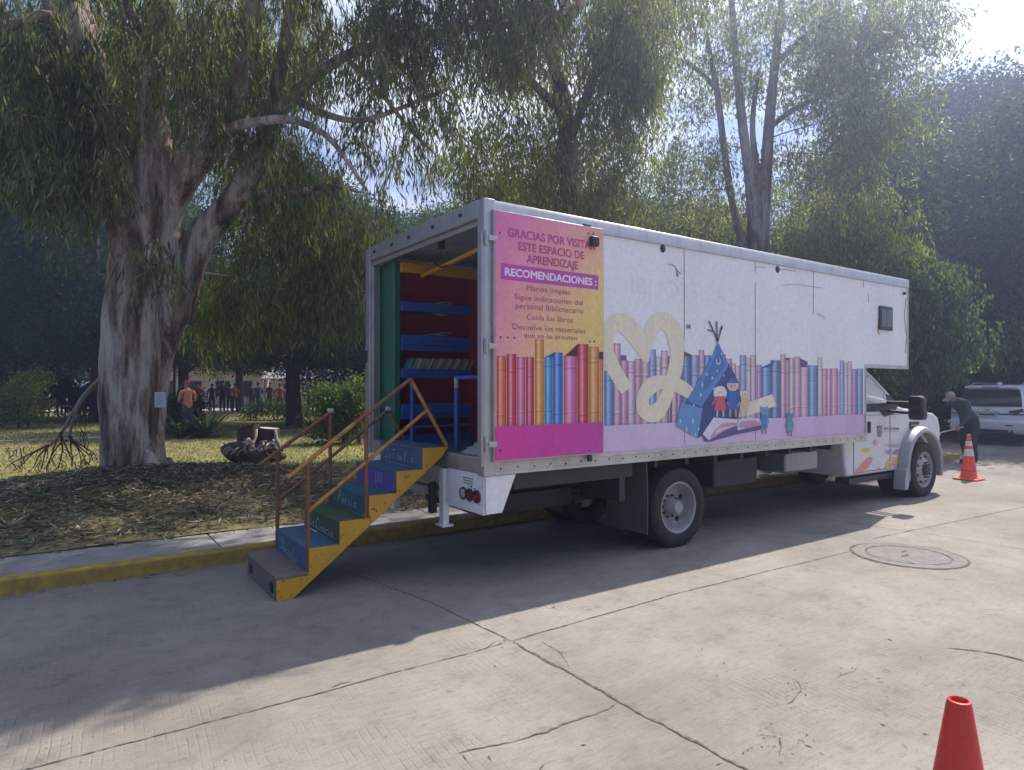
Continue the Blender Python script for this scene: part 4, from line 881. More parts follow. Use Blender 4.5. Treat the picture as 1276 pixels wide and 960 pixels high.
# loose papers on the upper shelves
for (x0, z0, lab) in ((.62, 2.508, 'white papers lying on the topmost blue shelf inside the truck'), (.60, 2.148, 'white papers lying on the second blue shelf, below the topmost')):
    m = MB(); q = random.Random(int(z0*100))
    for k in range(6):
        xx = x0+q.uniform(-.1,.12); m.box((xx,1.95,k*.012),(xx+.14,2.1,k*.012+.006), 0, Matrix.Rotation(q.uniform(-.1,.1), 4, 'Y'))
    vs = m; o = m.build('paper_stack', PAPER); o.location = (0, 0, z0+.01); tag(o, lab, 'papers')
# crumpled sack at the doorway
m = MB(); vs = []; n_ = 18; q = random.Random(3)
for j in range(7):
    for k in range(n_):
        a = 2*math.pi*k/n_; r_ = math.cos(j/6*math.pi/2)**.6 if j < 6 else .02; w_ = 1+.18*math.sin(3*a+j)+.12*q.uniform(-1, 1)
        vs.append((.25*r_*w_*math.cos(a), .28*r_*w_*math.sin(a), .10*math.sin(j/6*math.pi/2)*(1+.25*math.sin(2*a+1))))
m.add(vs, [(j*n_+k, j*n_+(k+1)%n_, (j+1)*n_+(k+1)%n_, (j+1)*n_+k) for j in range(6) for k in range(n_)])
o = m.build('plastic_sack', paint('grey_sack', (.40,.39,.38,1), .6, dirt=.3), smooth='all'); o.location = (.36,.42,FLZ+.001); tag(o, 'crumpled grey plastic sack on the truck floor beside the blue rail', 'sack')

# ------------------------------------------------------------------ portable stairs
st = empty('portable_stairs', 'yellow portable stairs with coloured risers and rusty handrails behind the truck', 'stairs', (-.75, 1.09, 0))
def stp(mb, name, mats, **k): o = mb.build(name, mats, None, **k); return keep(o, st)
RS, RN = .185, .25; sx0, sy0, sy1 = -1.5, .62, 1.555
zig = [(sx0, 0), (sx0, RS)]
for k in range(6):
    zig.append((sx0+RN*(k+1), RS*(k+1)))
    if k < 5: zig.append((sx0+RN*(k+1), RS*(k+2)))
outl = zig+[(-.06, RS*6-.08), (sx0+.12, 0)]
for y in (sy0, sy1-.02):
    m = MB(); m.prism(outl, 'y', y, y+.02); stp(m, 'stringer', YELLOW, bevel=.002)
tc_ = [WOODBR, BLUES, OLIVE, TEAL, BLUES, BLUES]; rc_ = [WOODBR, BLUES, OLIVE, TEAL, PURPLE, BLUES]
risers = []
for k in range(6):
    x0 = sx0+RN*k; z1 = RS*(k+1)
    m = MB(); m.box((x0-.012, sy0+.021 if k else sy0-.002, z1-.022),(x0+RN-.006, sy1-.021 if k else sy1+.002, z1+.004)); stp(m, 'tread', tc_[k], bevel=.003)
    m = MB(); m.box((x0-.004, sy0+.0215, RS*k+.005),(x0+.012, sy1-.0215, z1-.023)); risers.append(stp(m, 'riser', rc_[k]))
m = MB()
for y in (.70, 1.36): m.box((sx0-.012, y, .05),(sx0-.0045, y+.08, .12))
m.each('hand_slot', BLACK, risers[0])
# handwriting on the risers: pen strokes (left to right as one climbs means +Y to -Y)
PEN = {'L': [[(.45,1),(.3,.5),(.1,.05),(.0,.0),(.2,.1),(.6,.05)]], 'a': [[(.45,.4),(.2,.45),(.1,.2),(.25,.0),(.42,.2),(.46,.42),(.46,.08),(.6,.0)]], 'D': [[(.1,.95),(.12,.02)],[(.0,.9),(.4,1.),(.65,.6),(.5,.1),(.05,.0)]],
 'e': [[(.05,.22),(.4,.3),(.35,.46),(.15,.4),(.08,.15),(.25,.0),(.5,.1)]], 'r': [[(.05,.4),(.15,.0),(.2,.3),(.4,.45),(.5,.4)]], 'c': [[(.45,.38),(.25,.45),(.08,.2),(.2,.0),(.45,.06)]], 'h': [[(.15,1),(.1,0),(.2,.35),(.4,.4),(.42,.0),(.55,.02)]], 'o': [[(.3,.45),(.1,.3),(.15,.02),(.4,.05),(.42,.35),(.28,.45),(.5,.4)]],
 'C': [[(.6,.85),(.4,1),(.15,.7),(.1,.3),(.3,.0),(.6,.12)]], 'n': [[(.05,.4),(.1,.0),(.15,.3),(.35,.42),(.4,.0),(.52,.02)]], 'i': [[(.15,.4),(.15,.05),(.28,.0)],[(.16,.6),(.18,.63)]], 'P': [[(.15,1),(.1,0)],[(.0,.85),(.35,1),(.5,.75),(.35,.5),(.1,.5)]], 's': [[(.4,.4),(.2,.42),(.2,.25),(.38,.15),(.25,.0),(.05,.05)]], 'í': [[(.15,.4),(.15,.05),(.28,.0)],[(.14,.6),(.28,.75)]],
 'U': [[(.05,1),(.05,.3),(.25,.0),(.5,.3),(.5,1)]], 'N': [[(.05,0),(.1,1),(.5,.0),(.55,1)]], 'F': [[(.2,1),(.1,0)],[(.0,.95),(.6,1)],[(.1,.5),(.45,.55)]], 'm': [[(.05,.4),(.1,.0),(.15,.3),(.3,.42),(.32,.0),(.36,.3),(.52,.4),(.55,.0),(.66,.02)]], 'l': [[(.05,.05),(.3,.9),(.2,1),(.12,.6),(.15,.05),(.3,.0)]], ' ': []}
def write(k, text, y_start, size, zoff=.03, parent=None, drop=0.0):
    m = MB(); y = y_start; x = sx0+RN*k-.0075; z0 = RS*k+.01+zoff
    for ch in text:
        for s in PEN[ch]:
            pts = [(x, y-(px_*1.08+pz*.18)*size, z0+pz*size*.92+drop*(y_start-y)) for px_, pz in s]; m.tube(pts, .0035, 5)
        y -= (.74 if ch.isupper() else .60)*size if ch != ' ' else .35*size
    m.build('handwriting', CHALK, risers[k])
write(1, 'Derecho', 1.40, .11, drop=-.1); write(2, 'La Ciencia', 1.38, .10, drop=-.02); write(3, 'Poesía', 1.34, .12); write(4, 'UN', 1.08, .11, drop=.1); write(5, 'La Familia', 1.42, .10)
m = MB(); xx = sx0+RN*5-.0075
for k in range(5):
    a = 2*math.pi*k/5; m.tube([(xx,.80,.93+.165),(xx,.80+.035*math.cos(a),1.075+.02+.03*math.sin(a))], .003, 4)
# rails
yn, yf = sy0+.03, sy1-.03
def bar(pts, r_, mat_, name): m = MB(); m.tube(pts, r_, 10); return stp(m, name, mat_, smooth=True)
for y in (yn, yf):
    bar([(-1.25,y,RS),(-1.25,y,1.055)], .017, RUST, 'rail_post'); bar([(-.764,y,RS*3),(-.764,y,1.42)], .017, RUST, 'rail_post')
bar([(-1.408,yn,.94),(-.87,yn,1.345)], .017, RAILYEL, 'handrail'); bar([(-.87,yn,1.345),(-.357,yn,1.715)], .017, RUST, 'handrail'); bar([(-.357,yn,1.715),(0.0,yn,1.12)], .017, RAILYEL, 'handrail')
bar([(-1.25,yn,.66),(-.188,yn,1.448)], .016, RAILYEL, 'mid_rail')
bar([(-1.408,yf,.955),(-.762,yf,1.41)], .017, RUST, 'handrail'); bar([(-1.25,yf,.62),(-.175,yf,1.42)], .016, RUST, 'mid_rail'); bar([(-.175,yf,1.42),(.0,yf,1.12)], .016, RUST, 'mid_rail')
for p in ((-.175,yf,1.43),(-.762,yf,1.425)): m = MB(); m.box((p[0]-.028,p[1]-.022,p[2]-.02),(p[0]+.028,p[1]+.022,p[2]+.02)); stp(m, 'taped_joint', paint('white_tape', (.5,.48,.5,1), .8), bevel=.01)
# ------------------------------------------------------------------ trees
def bark(name, pale, tan, dark, k=1.0):
    m, N, L, B = nodes(name)
    a = noise(N, L, 1.5*k, 8, .62, stretch=(1.6,1.6,.34)); b = noise(N, L, 6*k, 8, .7, stretch=(1.4,1.4,.16)); c = noise(N, L, 2.6*k, 4, .5, stretch=(1.5,1.5,.22))
    r = ramp(N, L, a.outputs[0], [(.38, dark), (.47, tan), (.54, pale), (.66, tuple(x*1.12 for x in pale))])
    r2 = ramp(N, L, b.outputs[0], [(.34, (.34,.30,.28)), (.47, (.9,.9,.9)), (.7, (1.05,1.03,1.0))])
    col = mix(N, L, 1, r.outputs[0], r2.outputs[0], 'MULTIPLY')
    r3 = ramp(N, L, c.outputs[0], [(.56, (0,0,0)), (.62, (1,1,1))]); f = N.new('ShaderNodeMath'); f.operation = 'MULTIPLY'; f.inputs[1].default_value = .75; L.new(r3.outputs[0], f.inputs[0])
    col = mix(N, L, f.outputs[0], col, tuple(x*.8 for x in tan))
    L.new(col, B.inputs['Base Color']); B.inputs['Roughness'].default_value = .85; B.inputs['Specular IOR Level'].default_value = .2
    h = mix(N, L, .6, a.outputs[0], b.outputs[0]); bp = N.new('ShaderNodeBump'); bp.inputs['Strength'].default_value = 1; bp.inputs['Distance'].default_value = .07
    L.new(h, bp.inputs['Height']); L.new(bp.outputs[0], B.inputs['Normal']); return m
BARK = bark('peeling_eucalyptus_bark', (.56,.50,.44), (.36,.27,.21), (.135,.10,.08), 1.9)
BARKD = bark('dark_bark', (.10,.08,.06), (.07,.05,.04), (.03,.025,.02))
BARKP = bark('pale_bark', (.36,.33,.29), (.2,.15,.11), (.09,.07,.055))
TWIG = paint('twig_wood', (.11,.075,.05,1), .8, dirt=.4)
def limb_tube(mb, pts, n=14, wob=.08, seed=0):
    """smooth, slightly fluted limb through (point, radius) pairs"""
    q = random.Random(seed); P2 = []; R2 = []
    for i in range(len(pts)-1):
        p0, p1, p2, p3 = [Vector(pts[j][0]) for j in (max(i-1,0), i, i+1, min(i+2,len(pts)-1))]
        for s in range(6):
            u = s/6; P2.append(.5*((2*p1)+(p2-p0)*u+(2*p0-5*p1+4*p2-p3)*u*u+(-p0+3*p1-3*p2+p3)*u**3)); R2.append(pts[i][1]+(pts[i+1][1]-pts[i][1])*u)
    P2.append(Vector(pts[-1][0])); R2.append(pts[-1][1])
    b = len(mb.v); mb.tube(P2, R2, n)
    ph = [q.uniform(0, 6.28) for _ in range(5)]
    for i in range(len(P2)):
        for k in range(n):
            a = 2*math.pi*k/n; j = b+i*n+k; f = 1+wob*(math.sin(2*a+ph[0]+i*.12)+.7*math.sin(3*a+ph[1]-i*.2)+.5*math.sin(5*a+ph[2]+i*.3)*math.sin(i*.9+ph[3]))
            v = Vector(mb.v[j]); mb.v[j] = tuple(P2[i]+(v-P2[i])*f)
    return P2
def euc_leaves(clumps, strands, per, ln, wd, drop, spread, loose=.27):
    """drooping strands of narrow leaves under each clump centre"""
    C = np.repeat(np.array(clumps, float), strands, axis=0); n = len(C)
    C = C+rng.normal(0, 1, (n, 3))*np.array([spread, spread, spread*.7])
    Ls = rng.uniform(.35, 1.0, n)*drop; dr = rng.normal(0, .28, (n, 3)); dr[:, 2] = -1; dr /= np.linalg.norm(dr, axis=1)[:, None]
    k = per; t = (np.arange(k)+.5)/k
    A = C[:, None, :]+dr[:, None, :]*(Ls[:, None, None]*t[None, :, None]); 
    A = A+rng.normal(0, .045 if loose < .3 else .12, A.shape)
    A = A.reshape(-1, 3); m_ = len(A)
    D = np.repeat(dr, k, axis=0)*1.0+rng.normal(0, loose, (m_, 3)); D[:, 2] -= .3; D /= np.linalg.norm(D, axis=1)[:, None]
    tint = np.repeat(rng.uniform(.65, 1.3, (n, 1)), k, axis=0)
    # the hanging stem of each strand, as one long thin blade
    A = np.concatenate([A, C+dr*(Ls[:, None]*.5)]); D = np.concatenate([D, dr])
    LL = np.concatenate([rng.uniform(.45, 1.35, m_)*ln, Ls*1.05]); WW = np.concatenate([rng.uniform(.6, 1.4, m_)*wd, np.full(n, wd*.32)])
    tint = np.concatenate([tint*rng.uniform(.75, 1.3, (m_, 1))*np.array([[1,1,1]]), np.tile([[1.0,.62,.9]], (n, 1))*.9])
    return A, D, LL, WW, tint
EUP = [(.12,.155,.08),(.16,.195,.09),(.095,.125,.065),(.21,.23,.10),(.15,.16,.11)]
EUL = [(.17,.21,.06),(.23,.26,.07),(.13,.17,.055),(.28,.29,.09)]
def euc_tree(name, label, base, limbs, blobs, leafp, group=None, barkm=None, twigs=True, seed=1, cull=None, pal=EUP, tw=.012, root=None):
    """limbs: lists of (point, radius); blobs: (centre, radii, number of clumps)"""
    q = random.Random(seed)
    e = empty(name, label, 'tree', base, group)
    m = MB(); nodes_ = []
    for i, l in enumerate(limbs): nodes_ += [(p, l[min(j//6, len(l)-1)][1]) for j, p in enumerate(limb_tube(m, l, 16 if l[0][1] > .15 else 8, .07 if l[0][1] > .1 else .03, seed*10+i))]
    keep(m.build('trunk', barkm or BARK, None, smooth='all', fixn=False), e)
    cl = []; pts_np = np.array([tuple(p) for p, _ in nodes_])
    tm = MB()
    for bi, (c, r, n) in enumerate(blobs):
        for _ in range(n):
            while True:
                d = Vector((q.uniform(-1,1), q.uniform(-1,1), q.uniform(-1,1)))
                if d.length < 1: break
            p = Vector(c)+Vector((d.x*r[0], d.y*r[1], d.z*r[2]))
            if cull and cull(p): continue
            cl.append(tuple(p))
            if twigs and q.random() < twigs:
                pool = pts_np if not tnodes else np.concatenate([pts_np, np.array(tnodes)]) if len(tnodes) < 4000 else pts_np
                dd = ((pool-np.array(p))**2).sum(1)+np.where(pool[:,2] > p.z+.3, 3, 0); a = Vector(pool[int(dd.argmin())]); l_ = (p-a).length
                if l_ < .15: continue
                mid = a.lerp(p, .5)+Vector((0,0,.10*l_))+Vector([q.uniform(-.06,.06)*l_ for _ in range(3)]); r0 = min(.06, tw*(.5+.45*l_))
                pl = [a.lerp(mid, s*.5)*(1-s*.25)+a.lerp(mid, s)*(s*.25) if False else (a*(1-s)**2+mid*2*s*(1-s)+p*s*s) for s in (0,.2,.4,.6,.8,1)]
                tm.tube(pl, [r0, r0*.8, r0*.65, r0*.5, r0*.38, .004], 5, cap=False)
                tnodes.extend(tuple(x) for x in pl[1:5])
    if tm.v: keep(tm.build('branches', barkm or BARK, None, smooth='all', fixn=False), e)
    A, D, Ln, W, T = euc_leaves(cl, *leafp)
    cols = pick(pal, len(A), .2)*T
    keep(leaf_quads(A, D, Ln, W, cols, 'crown', LEAF), e)
    return e
tnodes = []
def LP(l, dep=None): return [(P(x, y, d), w_/2*d/FX) for x, y, d, w_ in l]
# the big eucalyptus beside the stairs
tA = [LP([(148,560,9.5,24),(136,588,9.45,22),(122,608,9.4,10)]), LP([(182,565,9.5,22),(194,590,9.4,18),(206,610,9.35,8)]), LP([(205,575,9.9,18),(218,594,9.85,13),(232,608,9.8,6)]),
      LP([(164,615,9.6,92),(165,588,9.6,70),(164,520,9.6,64),(164,460,9.6,66),(166,400,9.6,66),(168,335,9.6,66),(166,290,9.6,62),(150,240,9.6,58),(132,180,9.6,58),(110,110,9.6,58),(90,40,9.5,54),(68,-50,9.4,44),(40,-200,9.2,28),(10,-420,9,12)]),
      LP([(172,330,9.65,50),(186,270,9.7,48),(193,215,9.7,44),(191,150,9.7,36),(192,80,9.8,33),(203,10,9.9,30),(215,-100,10,24),(225,-260,10,16),(230,-480,10,8)]),
      LP([(186,604,10.0,34),(188,560,10.0,28),(191,500,10.0,28),(197,445,10.0,34),(208,390,9.95,50),(206,320,9.95,46),(212,255,9.9,40),(238,205,9.8,40),(270,165,9.7,34),(298,110,9.6,28),(312,30,9.6,24),(325,-90,9.6,19),(340,-250,9.6,12),(350,-450,9.6,6)]),
      LP([(216,400,10,50),(232,340,10,40),(255,290,10,34),(285,255,10,28),(312,215,10,26),(335,160,10,23),(350,90,10,20),(365,0,10,18),(385,-120,10,14),(420,-280,10,8)]),
      LP([(285,255,10,16),(320,242,9.9,12),(365,240,9.8,9),(410,232,9.7,6),(450,240,9.6,3)]),
      LP([(238,205,9.8,20),(275,165,9.3,12),(320,152,9.1,11),(365,150,9.0,10),(405,168,8.9,8),(432,200,8.8,6),(455,235,8.8,4)]),
      LP([(335,150,10,20),(380,105,9.8,15),(430,70,9.6,13),(490,52,9.4,11),(560,38,9.2,9),(640,30,9.0,7),(720,10,8.8,5)]),
      LP([(345,110,10,12),(400,140,9.8,9),(450,150,9.6,7),(510,130,9.4,5),(560,110,9.2,4)]),
      LP([(430,70,9.6,7),(470,110,9.6,6),(510,160,9.6,5),(540,190,9.6,3)]),
      LP([(90,40,9.5,20),(60,20,9.0,14),(20,30,8.5,10),(-40,60,8.2,7)]),
      LP([(325,-90,9.6,14),(420,-180,9,12),(560,-300,8,10),(700,-420,7.4,7),(820,-560,7,4)]),
      LP([(192,80,9.8,16),(160,10,9,12),(140,-90,8,10),(120,-250,7,7)])]
def PB(x, y, d, rx, ry, rd, n): c = P(x, y, d); k = d/FX; return (c, ((rx*k)*.8+rd*.4, (rx*k)*.6+rd*.7, ry*k), n)
blA = [PB(100,110,10.4,110,100,.6,46), PB(70,120,8.9,60,90,.4,13), PB(105,225,8.9,50,34,.4,15), PB(150,90,8.8,30,60,.3,5), PB(40,60,9.2,90,70,1.0,30), PB(255,120,9.0,40,40,.4,8), PB(300,60,10.6,130,80,.7,34), PB(250,40,9.0,110,45,.5,14), PB(210,10,10.4,110,45,.6,18), PB(360,200,10,60,70,.8,24), PB(430,30,9.4,110,55,.9,28),
       PB(560,30,9.0,70,45,.8,22), PB(620,0,8.8,70,45,.8,22), PB(490,190,9.8,60,70,.8,8), PB(355,320,11.0,75,80,1.0,46), PB(410,280,11.2,60,50,.8,26), PB(270,380,11,50,50,.8,16), PB(200,340,8.9,30,30,.3,3), PB(20,150,9.0,60,70,1,20), PB(250,-60,9.2,340,90,1.5,70), PB(480,120,9.4,110,60,1.0,12), PB(60,60,12,110,110,.9,70), PB(190,80,12.2,100,100,.9,70), PB(300,180,12.2,60,90,.8,30), PB(330,40,12.2,90,70,.8,30), PB(430,330,11.4,30,70,.6,14)]
# wide upper crown, extended out of view to shade road, kerb and stairs
def shade_cull(p):
    s = p.z/1.0; xs, ys = p.x-.724*s, p.y-.19*s      # drop clumps whose shadow would pass the wanted shade edge on the road
    return ys < -.58 or (xs > -2.2 and ys < .0 and p.z > 4)
blA += [(Vector((-1.5,4.6,10.2)), (4.6,3.6,1.8), 130), (Vector((3.4,3.3,9.4)), (4.2,2.2,1.3), 120), (Vector((1.0,2.4,8.2)), (3.6,1.6,.7), 70)]
shade_rim_q = random.Random(77)
for _ in range(560):     # unseen clumps added to fill the shade on the road
    z_ = shade_rim_q.uniform(8.4, 10.4); blA.append((Vector((shade_rim_q.uniform(-9.5, -2.0)+.724*z_, shade_rim_q.uniform(-.40, 2.3)+.19*z_, z_)), (.05,.05,.05), 1))
for _ in range(300):  # more out-of-view clumps, added to thicken the edge of that shade
    z_ = shade_rim_q.uniform(8.2, 9.4); blA.append((Vector((shade_rim_q.uniform(-7.5, -1.9)+.724*z_, shade_rim_q.uniform(-.5, .35)+.19*z_, z_)), (.04,.04,.04), 1))
euc_tree('eucalyptus_tree', 'huge eucalyptus with peeling cream and brown bark forking low beside the portable stairs', P(175,600,9.6)*1.0, tA, blA, (8, 17, .20, .0225, 1.0, .16), seed=3, twigs=.85, cull=shade_cull)
# tall eucalyptus behind the truck's rear
tnodes = []
tB = [LP([(716,480,15,34),(716,300,15,28),(712,230,15,24),(706,150,15,21),(690,70,15,19),(680,-20,15,15),(670,-160,15,9)]),
      LP([(708,180,15,13),(735,110,14.8,10),(765,40,14.5,8),(790,-60,14.2,5)]), LP([(700,140,15,13),(650,90,15,10),(610,60,15,8),(570,60,15,5)]), LP([(690,60,15,11),(720,0,15,8),(745,-60,15,5)]), LP([(713,260,15,9),(760,230,15,6),(800,200,15,4)])]
blB = [PB(690,40,14.8,85,80,1.3,50), PB(785,30,14.2,38,70,.8,62), PB(780,110,14.3,30,45,.6,26), PB(600,40,15,70,60,1.2,22), PB(640,180,15.3,70,60,1.2,40), PB(725,190,15.5,60,60,1.2,40), PB(590,200,15.6,40,50,1,20), PB(690,-90,15,150,70,1.6,50), PB(720,270,15.8,80,40,1.2,50), PB(560,110,15,45,60,1,8)]
euc_tree('eucalyptus_tree', 'drooping eucalyptus with a slim pale trunk rising behind the rear half of the truck', P(716,484,15), tB, blB, (8, 18, .21, .032, 1.0, .28, .38), seed=5, barkm=BARKP, twigs=.45, pal=EUL)
tnodes = []
tC = [LP([(945,490,20,24),(942,310,20,19),(936,240,20,12),(926,160,20,11),(918,80,20,9),(912,0,20,8),(905,-90,20,5)]),
      LP([(948,330,20,17),(953,240,20,15),(958,160,20,13),(966,80,20,11),(975,0,20,9),(985,-100,20,6)]), LP([(932,330,20,10),(914,260,20,9),(903,190,20,8),(893,110,20,7),(880,40,20,5)]),
      LP([(935,300,20,10),(945,230,20,8),(938,160,20,7),(945,90,20,5)]), LP([(966,80,20,8),(1010,40,20,6),(1060,10,20,4)]), LP([(958,160,20,8),(1000,130,20,6),(1060,110,20,4)]), LP([(893,110,20,7),(860,80,20,5),(830,70,20,3)])]
blC = [PB(870,60,20,75,80,1.8,56), PB(1000,50,20,100,65,2,84), PB(1090,50,20,70,60,1.6,105), PB(1040,150,20,70,60,1.6,80), PB(860,200,20.5,45,50,1.4,32), PB(1020,240,21,70,50,1.5,52), PB(960,-60,20,170,60,2,50), PB(1095,140,20.5,36,45,1.2,26), PB(880,260,21,60,40,1.4,34)]
euc_tree('eucalyptus_tree', 'airy eucalyptus with several thin parallel stems against the sky above the truck middle', P(945,484,20), tC, blC, (8, 14, .19, .042, .75, .36, .6), seed=8, barkm=BARKP, twigs=.4, tw=.016, pal=EUL)
# dense broad-leaved trees: three prototypes, then copies
BRP = [(.030,.062,.022),(.042,.082,.026),(.055,.10,.030),(.024,.048,.020)]
def dense_arrays(r, h0, h1, ncl, per, size, seed, sag=1.0):
    g = np.random.default_rng(seed); z = g.random(ncl); th = g.uniform(0, 2*np.pi, ncl)
    prof = np.sin(np.pi*np.clip(z*.86+.12, 0, 1))**.6; rad = r*prof*np.sqrt(g.uniform(.25, 1.05, ncl))
    rad *= 1+.22*np.sin(3*th+z*5+seed)+.12*np.sin(7*th+z*9)
    C = np.stack([np.cos(th)*rad, np.sin(th)*rad, h0+(h1-h0)*z], 1)
    C = np.repeat(C, per, axis=0); n = len(C); C += g.normal(0, 1, (n, 3))*np.array([.42, .42, .26])*(r/4)
    D = g.normal(size=(n, 3)); D[:, 2] -= .35; D /= np.linalg.norm(D, axis=1)[:, None]
    return C, D, g.uniform(.7, 1.3, n)*size, g.uniform(.7, 1.2, n)*size*.5
def dense_tree(name, label, r, h0, h1, seed, pal=BRP, size=.135, ncl=620, per=120, cat='tree', group=None, trunk=.28, loc=(0,0,0)):
    e = empty(name, label, cat, (0,0,0), group); q = random.Random(seed)
    m = MB(); top = h0+(h1-h0)*.7
    limb_tube(m, [((0,0,-.1), trunk*1.3),((0.05,0,.5), trunk),((.1,.05,h0+.6), trunk*.8),((0,.1,(h0+top)/2), trunk*.5),((.05,0,top), trunk*.15)], 12, .06, seed)
    for k in range(9):
        a = 2*math.pi*k/9+q.uniform(-.3,.3); z0 = h0*.8+q.random()*(h1-h0)*.35; l_ = r*q.uniform(.55,.85)
        limb_tube(m, [((.05,.03,z0), trunk*.38),((math.cos(a)*l_*.4, math.sin(a)*l_*.4, z0+l_*.3), trunk*.22),((math.cos(a)*l_, math.sin(a)*l_, z0+l_*.6), trunk*.06)], 7, .04, seed+k)
    m.build('trunk', BARKD, e, smooth='all', fixn=False)
    C, D, Ln, W = dense_arrays(r, h0, h1, ncl, per, size, seed)
    T = np.repeat(rng.uniform(.7, 1.35, (len(C)//per, 1)), per, axis=0)
    leaf_quads(C, D, Ln, W, pick(pal, len(C), .25)*T, 'crown', LEAFD, ).parent = e
    e.location = loc; return e
GB = 'dense trees behind the park lawn'
gz = lambda p: Vector((p.x, p.y, -.02 if p.y > 60 or p.x > 14 else lawn_h(p.x, p.y)-.02))
def at(px, d): return gz(P(px, 482, d))
pro = [dense_tree('broadleaf_tree', '', 4.2, 2.4, 9.5, 11), dense_tree('broadleaf_tree', '', 4.0, 2.0, 11.0, 12, ncl=640), dense_tree('broadleaf_tree', '', 4.6, 2.8, 8.5, 13)]
used = [False]*3
def put(k, px, d, s, rot, label, sz=None, group=GB):
    o = pro[k] if not used[k] else copy_tree(pro[k]); used[k] = True
    o.location = at(px, d); o.rotation_euler = (0, 0, rot); o.scale = (s, s, sz or s); o['label'] = label; o['group'] = group; return o
put(0, 25, 31, 1.35, 0, 'dark dense tree at the far left edge, left of the peeling trunk', 1.75)
put(1, 122, 28, 1.15, 1, 'dense tree whose dark trunk stands right behind the fallen branch', 1.35)
put(2, 230, 34, 1.0, 2, 'shady tree between the forked eucalyptus and the cream building', .95)
put(0, 368, 25, 1.0, 3, 'dense dark tree with its trunk standing right of the root stump')
put(1, 455, 27, 1.05, 4, 'dark tree behind the open rear corner of the truck', .78)
put(2, 300, 40, .9, 2.6, 'small dark tree in front of the cream building roof', 1.0)
put(0, 560, 31, 1.05, .8, 'dark tree behind the open truck doorway', 1.0)
put(1, 655, 26, 1.0, 1.7, 'dark tree above the pink door panel, behind the slim pale trunk', .85)
put(2, 800, 27, 1.1, .3, 'dark tree behind the left part of the mural side', 1.05)
put(0, 890, 31, 1.1, 2.2, 'dark tree behind the thin parallel stems', 1.0)
put(1, 1000, 27, 1.0, 5.2, 'dark tree behind the right part of the mural side', .72)
put(1, 1120, 28, 1.35, 3.5, 'tall dark tree mass above the truck cab', 1.08)
put(0, 1205, 30, 1.45, 4.4, 'tall dark tree behind the bending man', 1.6)
put(2, 1335, 22, 1.2, 1.1, 'wide dark tree at the right edge behind the white car', 1.32)
put(2, 1420, 30, 1.6, 2.9, 'dark tree outside the right edge beyond the white car', 1.5)
put(1, -90, 30, 1.3, 2.2, 'dark tree outside the left edge of the lawn', 1.0)
# undergrowth that closes the view under the crowns
def hedge(name, label, px, d, w_, h, seed, pal=BRP, size=.14, n=9000, cat='hedge', rough_=.35, depth=1.2):
    g = np.random.default_rng(seed); e = empty(name, label, cat, at(px, d)); e.rotation_euler = (0, 0, -math.atan2(.569, .8223))
    k = n//45; X = g.uniform(-w_/2, w_/2, k); hh = h*(.72+.28*np.sin(X*1.7+seed)*np.sin(X*.6+1)); Z = hh*np.sqrt(g.random(k)); Y = g.uniform(-depth/2, depth/2, k)*(1.1-Z/h*.6)
    C = np.repeat(np.stack([X, Y, Z+.1], 1), 45, axis=0)+g.normal(0, 1, (k*45, 3))*np.array([.3,.22,.2])*rough_*2
    C[:, 2] = np.abs(C[:, 2]); D = g.normal(size=(len(C), 3)); D /= np.linalg.norm(D, axis=1)[:, None]
    T = np.repeat(g.uniform(.7, 1.35, (k, 1)), 45, axis=0)
    leaf_quads(C, D, g.uniform(.7,1.3,len(C))*size, g.uniform(.7,1.2,len(C))*size*.5, pick(pal, len(C), .25)*T, 'foliage', LEAFD).parent = e
    m = MB(); q = random.Random(seed)
    for i in range(max(4, int(w_*1.2))):
        x = q.uniform(-w_/2, w_/2); m.tube([(x,0,0),(x+q.uniform(-.2,.2),q.uniform(-.2,.2),h*.5),(x+q.uniform(-.4,.4),q.uniform(-.2,.2),h*.85)], [.035,.025,.008], 6)
    m.build('stems', BARKD, e); return e
SUNP = [(.24,.28,.055),(.17,.22,.05),(.29,.31,.07),(.12,.17,.045)]
hedge('shrub', 'tall dark shrub behind the truck cab and the bending man', 1180, 22, 9.5, 5.4, 1, n=24000, size=.2, cat='shrub', depth=2.5)
hedge('shrub', 'dark shrub closing the gap between the truck front and the bending man', 1150, 27, 6, 3.6, 21, n=16000, size=.2, cat='shrub', depth=2)
hedge('shrub', 'dark shrub filling the gap behind the white car', 1320, 23, 7, 4.6, 2, n=16000, size=.2, cat='shrub', depth=2)
hedge('shrub', 'dark undergrowth behind the truck rear wheels', 900, 30, 16, 4.2, 3, n=26000, size=.24, cat='shrub', depth=2)
hedge('shrub', 'dark undergrowth behind the open doorway of the truck', 560, 33, 9, 3.2, 4, n=15000, size=.22, cat='shrub', depth=2)
hedge('shrub', 'bright green shrub directly left of the truck rear frame', 425, 17.5, 1.2, 2.5, 5, pal=[(.09,.15,.04),(.13,.19,.05),(.05,.09,.03)], n=9000, size=.10, cat='shrub', depth=1.0)
hedge('shrub', 'yellow green young conifer bush at the far left edge', 8, 24, 2.6, 1.9, 6, pal=SUNP, n=9000, size=.12, cat='shrub')
hedge('shrub', 'low dark shrub beside the orange shirted visitor', 222, 20.8, 1.3, 1.2, 7, n=3600, size=.12, cat='shrub', depth=.8)
hedge('shrub', 'dark shrubs far left behind the fallen branch', 60, 30, 6.5, 2.6, 8, n=12000, size=.16, cat='shrub')
hedge('shrub', 'low dark shrubs in front of the red clad visitors', 345, 30, 2.6, .75, 9, n=3600, size=.12, cat='shrub')
